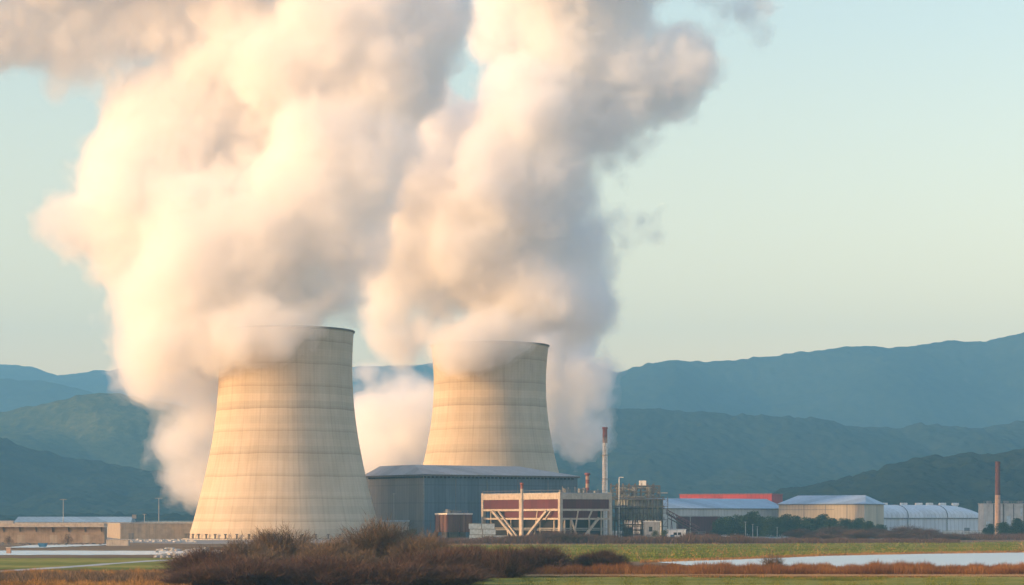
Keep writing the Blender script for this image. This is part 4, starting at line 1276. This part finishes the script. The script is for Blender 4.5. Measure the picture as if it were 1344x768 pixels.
LV = [('veil', 3.0, steam_mat('steam_veil', 0.014)), ('outer_steam', 0.8, steam_mat('steam_outer', 0.019)), ('middle_steam', -0.2, steam_mat('steam_middle', 0.024)),
      ('inner_steam', -2.4, steam_mat('steam_inner', 0.03)), ('core', -5.5, steam_mat('steam_core', 0.036))]

P1 = [(400, 400, 66, -10), (345, 398, 72, -10), (435, 385, 40), (450, 410, 24), (300, 425, 52), (350, 440, 34, -98), (318, 455, 34, -95), (392, 432, 26, -106), (294, 460, 38, -60), (372, 448, 32, -106), (330, 456, 38, -98), (350, 430, 46, -80), (418, 424, 18, -104),
      (448, 320, 52, -50), (425, 262, 62, -75), (478, 232, 50, -80), (510, 208, 36, -80), (470, 295, 48, -60), (440, 196, 46, -85), (398, 190, 42, -85), (470, 350, 34, -40), (530, 196, 17, -80), (380, 250, 46, -70), (455, 180, 34, -85), (360, 330, 60, -60),
      (322, 250, 62, 10), (350, 320, 80), (300, 350, 86), (250, 372, 76), (232, 440, 56), (205, 460, 44), (190, 400, 52), (270, 300, 90),
      (130, 298, 54, 20), (92, 288, 30, 20), (64, 286, 17, 20), (160, 322, 50, 20), (200, 282, 80, 20), (170, 232, 60, 30), (128, 215, 32, 30), (106, 318, 20, 20), (60, 300, 9, 20), (150, 348, 24, 20),
      (230, 200, 90, 40), (200, 135, 72, 40), (270, 120, 80, 45), (330, 160, 86, 50), (400, 140, 66, 50), (480, 140, 56, 50),
      (355, 85, 58, -45), (430, 62, 62, -55), (395, 34, 46, -60), (500, 75, 66, -35), (470, 40, 44, -50), (555, 55, 46, -20), (578, 24, 36, -20), (535, 118, 44, -10), (310, 70, 46, -30),
      (100, 40, 50, 30), (50, 38, 42, 30), (0, 28, 52, 30), (150, 20, 64, 30), (220, 20, 74, 30), (80, 82, 22, 30), (66, 112, 10, 30), (112, 88, 14, 30), (300, 10, 74, 20), (-60, 18, 64), (-130, 10, 60),
      (60, -70, 90), (170, -80, 100), (290, -80, 100), (400, -70, 100), (500, -50, 80), (570, -50, 60), (-70, -70, 80),
      (180, 505, 15, 30), (215, 512, 20, 30), (200, 485, 40, 20), (246, 500, 36, 30), (266, 535, 32, 40), (284, 480, 44, 30), (250, 552, 28, 40), (234, 583, 22, 40), (220, 570, 13, 40), (240, 616, 18, 45), (254, 642, 14, 45), (268, 600, 24, 50), (230, 640, 11, 40), (285, 560, 30, 60), (272, 630, 16, 60), (212, 588, 8, 40), (222, 628, 8, 40), (262, 655, 9, 50)]
P2 = [(600, 440, 36), (640, 430, 48), (688, 425, 34), (560, 440, 32, -60), (590, 456, 26, -84), (540, 438, 36), (520, 452, 24), (570, 396, 44, 10), (650, 451, 32, -84), (618, 455, 38, -88), (585, 462, 34, -76), (676, 444, 22, -80), (632, 436, 40, -60), (545, 262, 58, 50), (520, 205, 48, 50), (560, 165, 44, 40), (500, 335, 44, 50), (500, 260, 46, 70), (590, 205, 56, 30), (570, 462, 18, -76), (684, 448, 12, -84), (540, 330, 60), (515, 250, 50), (560, 130, 46), (545, 200, 50), (520, 290, 50),
      (640, 350, 86), (600, 330, 68), (540, 360, 58), (512, 400, 42), (500, 445, 26), (492, 380, 32), (700, 380, 56), (748, 400, 44), (780, 402, 26), (738, 330, 54), (768, 312, 28),
      (660, 260, 94), (600, 240, 74), (720, 242, 62), (570, 192, 56), (760, 262, 30), (784, 300, 14), (530, 280, 60), (510, 330, 50),
      (688, 150, 84), (622, 165, 50), (760, 140, 72), (800, 170, 38), (740, 60, 84), (830, 90, 62), (880, 70, 48), (910, 88, 28), (872, 125, 30), (655, 48, 40), (690, 20, 46), (800, 20, 66), (560, 250, 56), (800, 215, 16), (840, 150, 22),
      (750, -60, 86), (850, -50, 66), (690, -60, 70), (920, -40, 40),
      (858, 290, 8), (846, 282, 7), (868, 276, 6), (822, 298, 6), (864, 306, 5), (838, 290, 5), (812, 280, 9), (800, 322, 8), (820, 318, 5), (806, 345, 7), (980, 6, 18), (1004, 16, 11), (1010, 38, 6), (955, 14, 10), (990, -24, 30), (1005, 52, 4), (966, 30, 6), (895, 140, 12), (880, 158, 9), (850, 190, 8), (905, 118, 12), (815, 235, 8), (830, 205, 10)]
P3 = [(500, 545, 34), (480, 565, 36), (540, 562, 40), (522, 590, 36), (562, 535, 34), (500, 600, 36), (560, 600, 46), (470, 605, 32), (600, 560, 50), (540, 510, 20), (520, 530, 22), (478, 488, 14), (480, 540, 18), (640, 540, 60), (690, 540, 55),
      (745, 520, 42), (765, 500, 32), (788, 490, 16), (755, 560, 34), (745, 588, 20), (735, 560, 36), (778, 530, 20), (720, 470, 42), (748, 450, 34), (798, 484, 9), (736, 606, 7), (790, 510, 12), (700, 590, 40), (610, 610, 40), (650, 480, 50)]
plume('steam_plume', D1, P1, 1.3, 3, LV, 'broad white steam plume rising from the near cooling tower and drifting left across the sky')
plume('steam_plume', D2, P2, 1.5, 5, LV, 'grey white steam plume rising from the farther cooling tower and spreading right')
plume('steam_cloud', D2 + 92, P3, 1.5, 8, LV, 'low white steam cloud hanging behind the farther cooling tower down to the hall roof', spread=20)

# ------------------------------------------------------------------ haze
hz = MB().box(-7000, -350, -1.0, 7000, 10600, 900)
m = bpy.data.materials.new('haze_air'); m.use_nodes = True
nt = m.node_tree; nt.nodes.clear()
pv = nt.nodes.new('ShaderNodeVolumePrincipled'); out = nt.nodes.new('ShaderNodeOutputMaterial')
pv.inputs['Color'].default_value = HAZE_COLOR
pv.inputs['Density'].default_value = HAZE_DENSITY
pv.inputs['Anisotropy'].default_value = 0.0
nt.links.new(pv.outputs[0], out.inputs['Volume'])
m.cycles.homogeneous_volume = True
tag(hz.build('haze', m), kind='stuff')
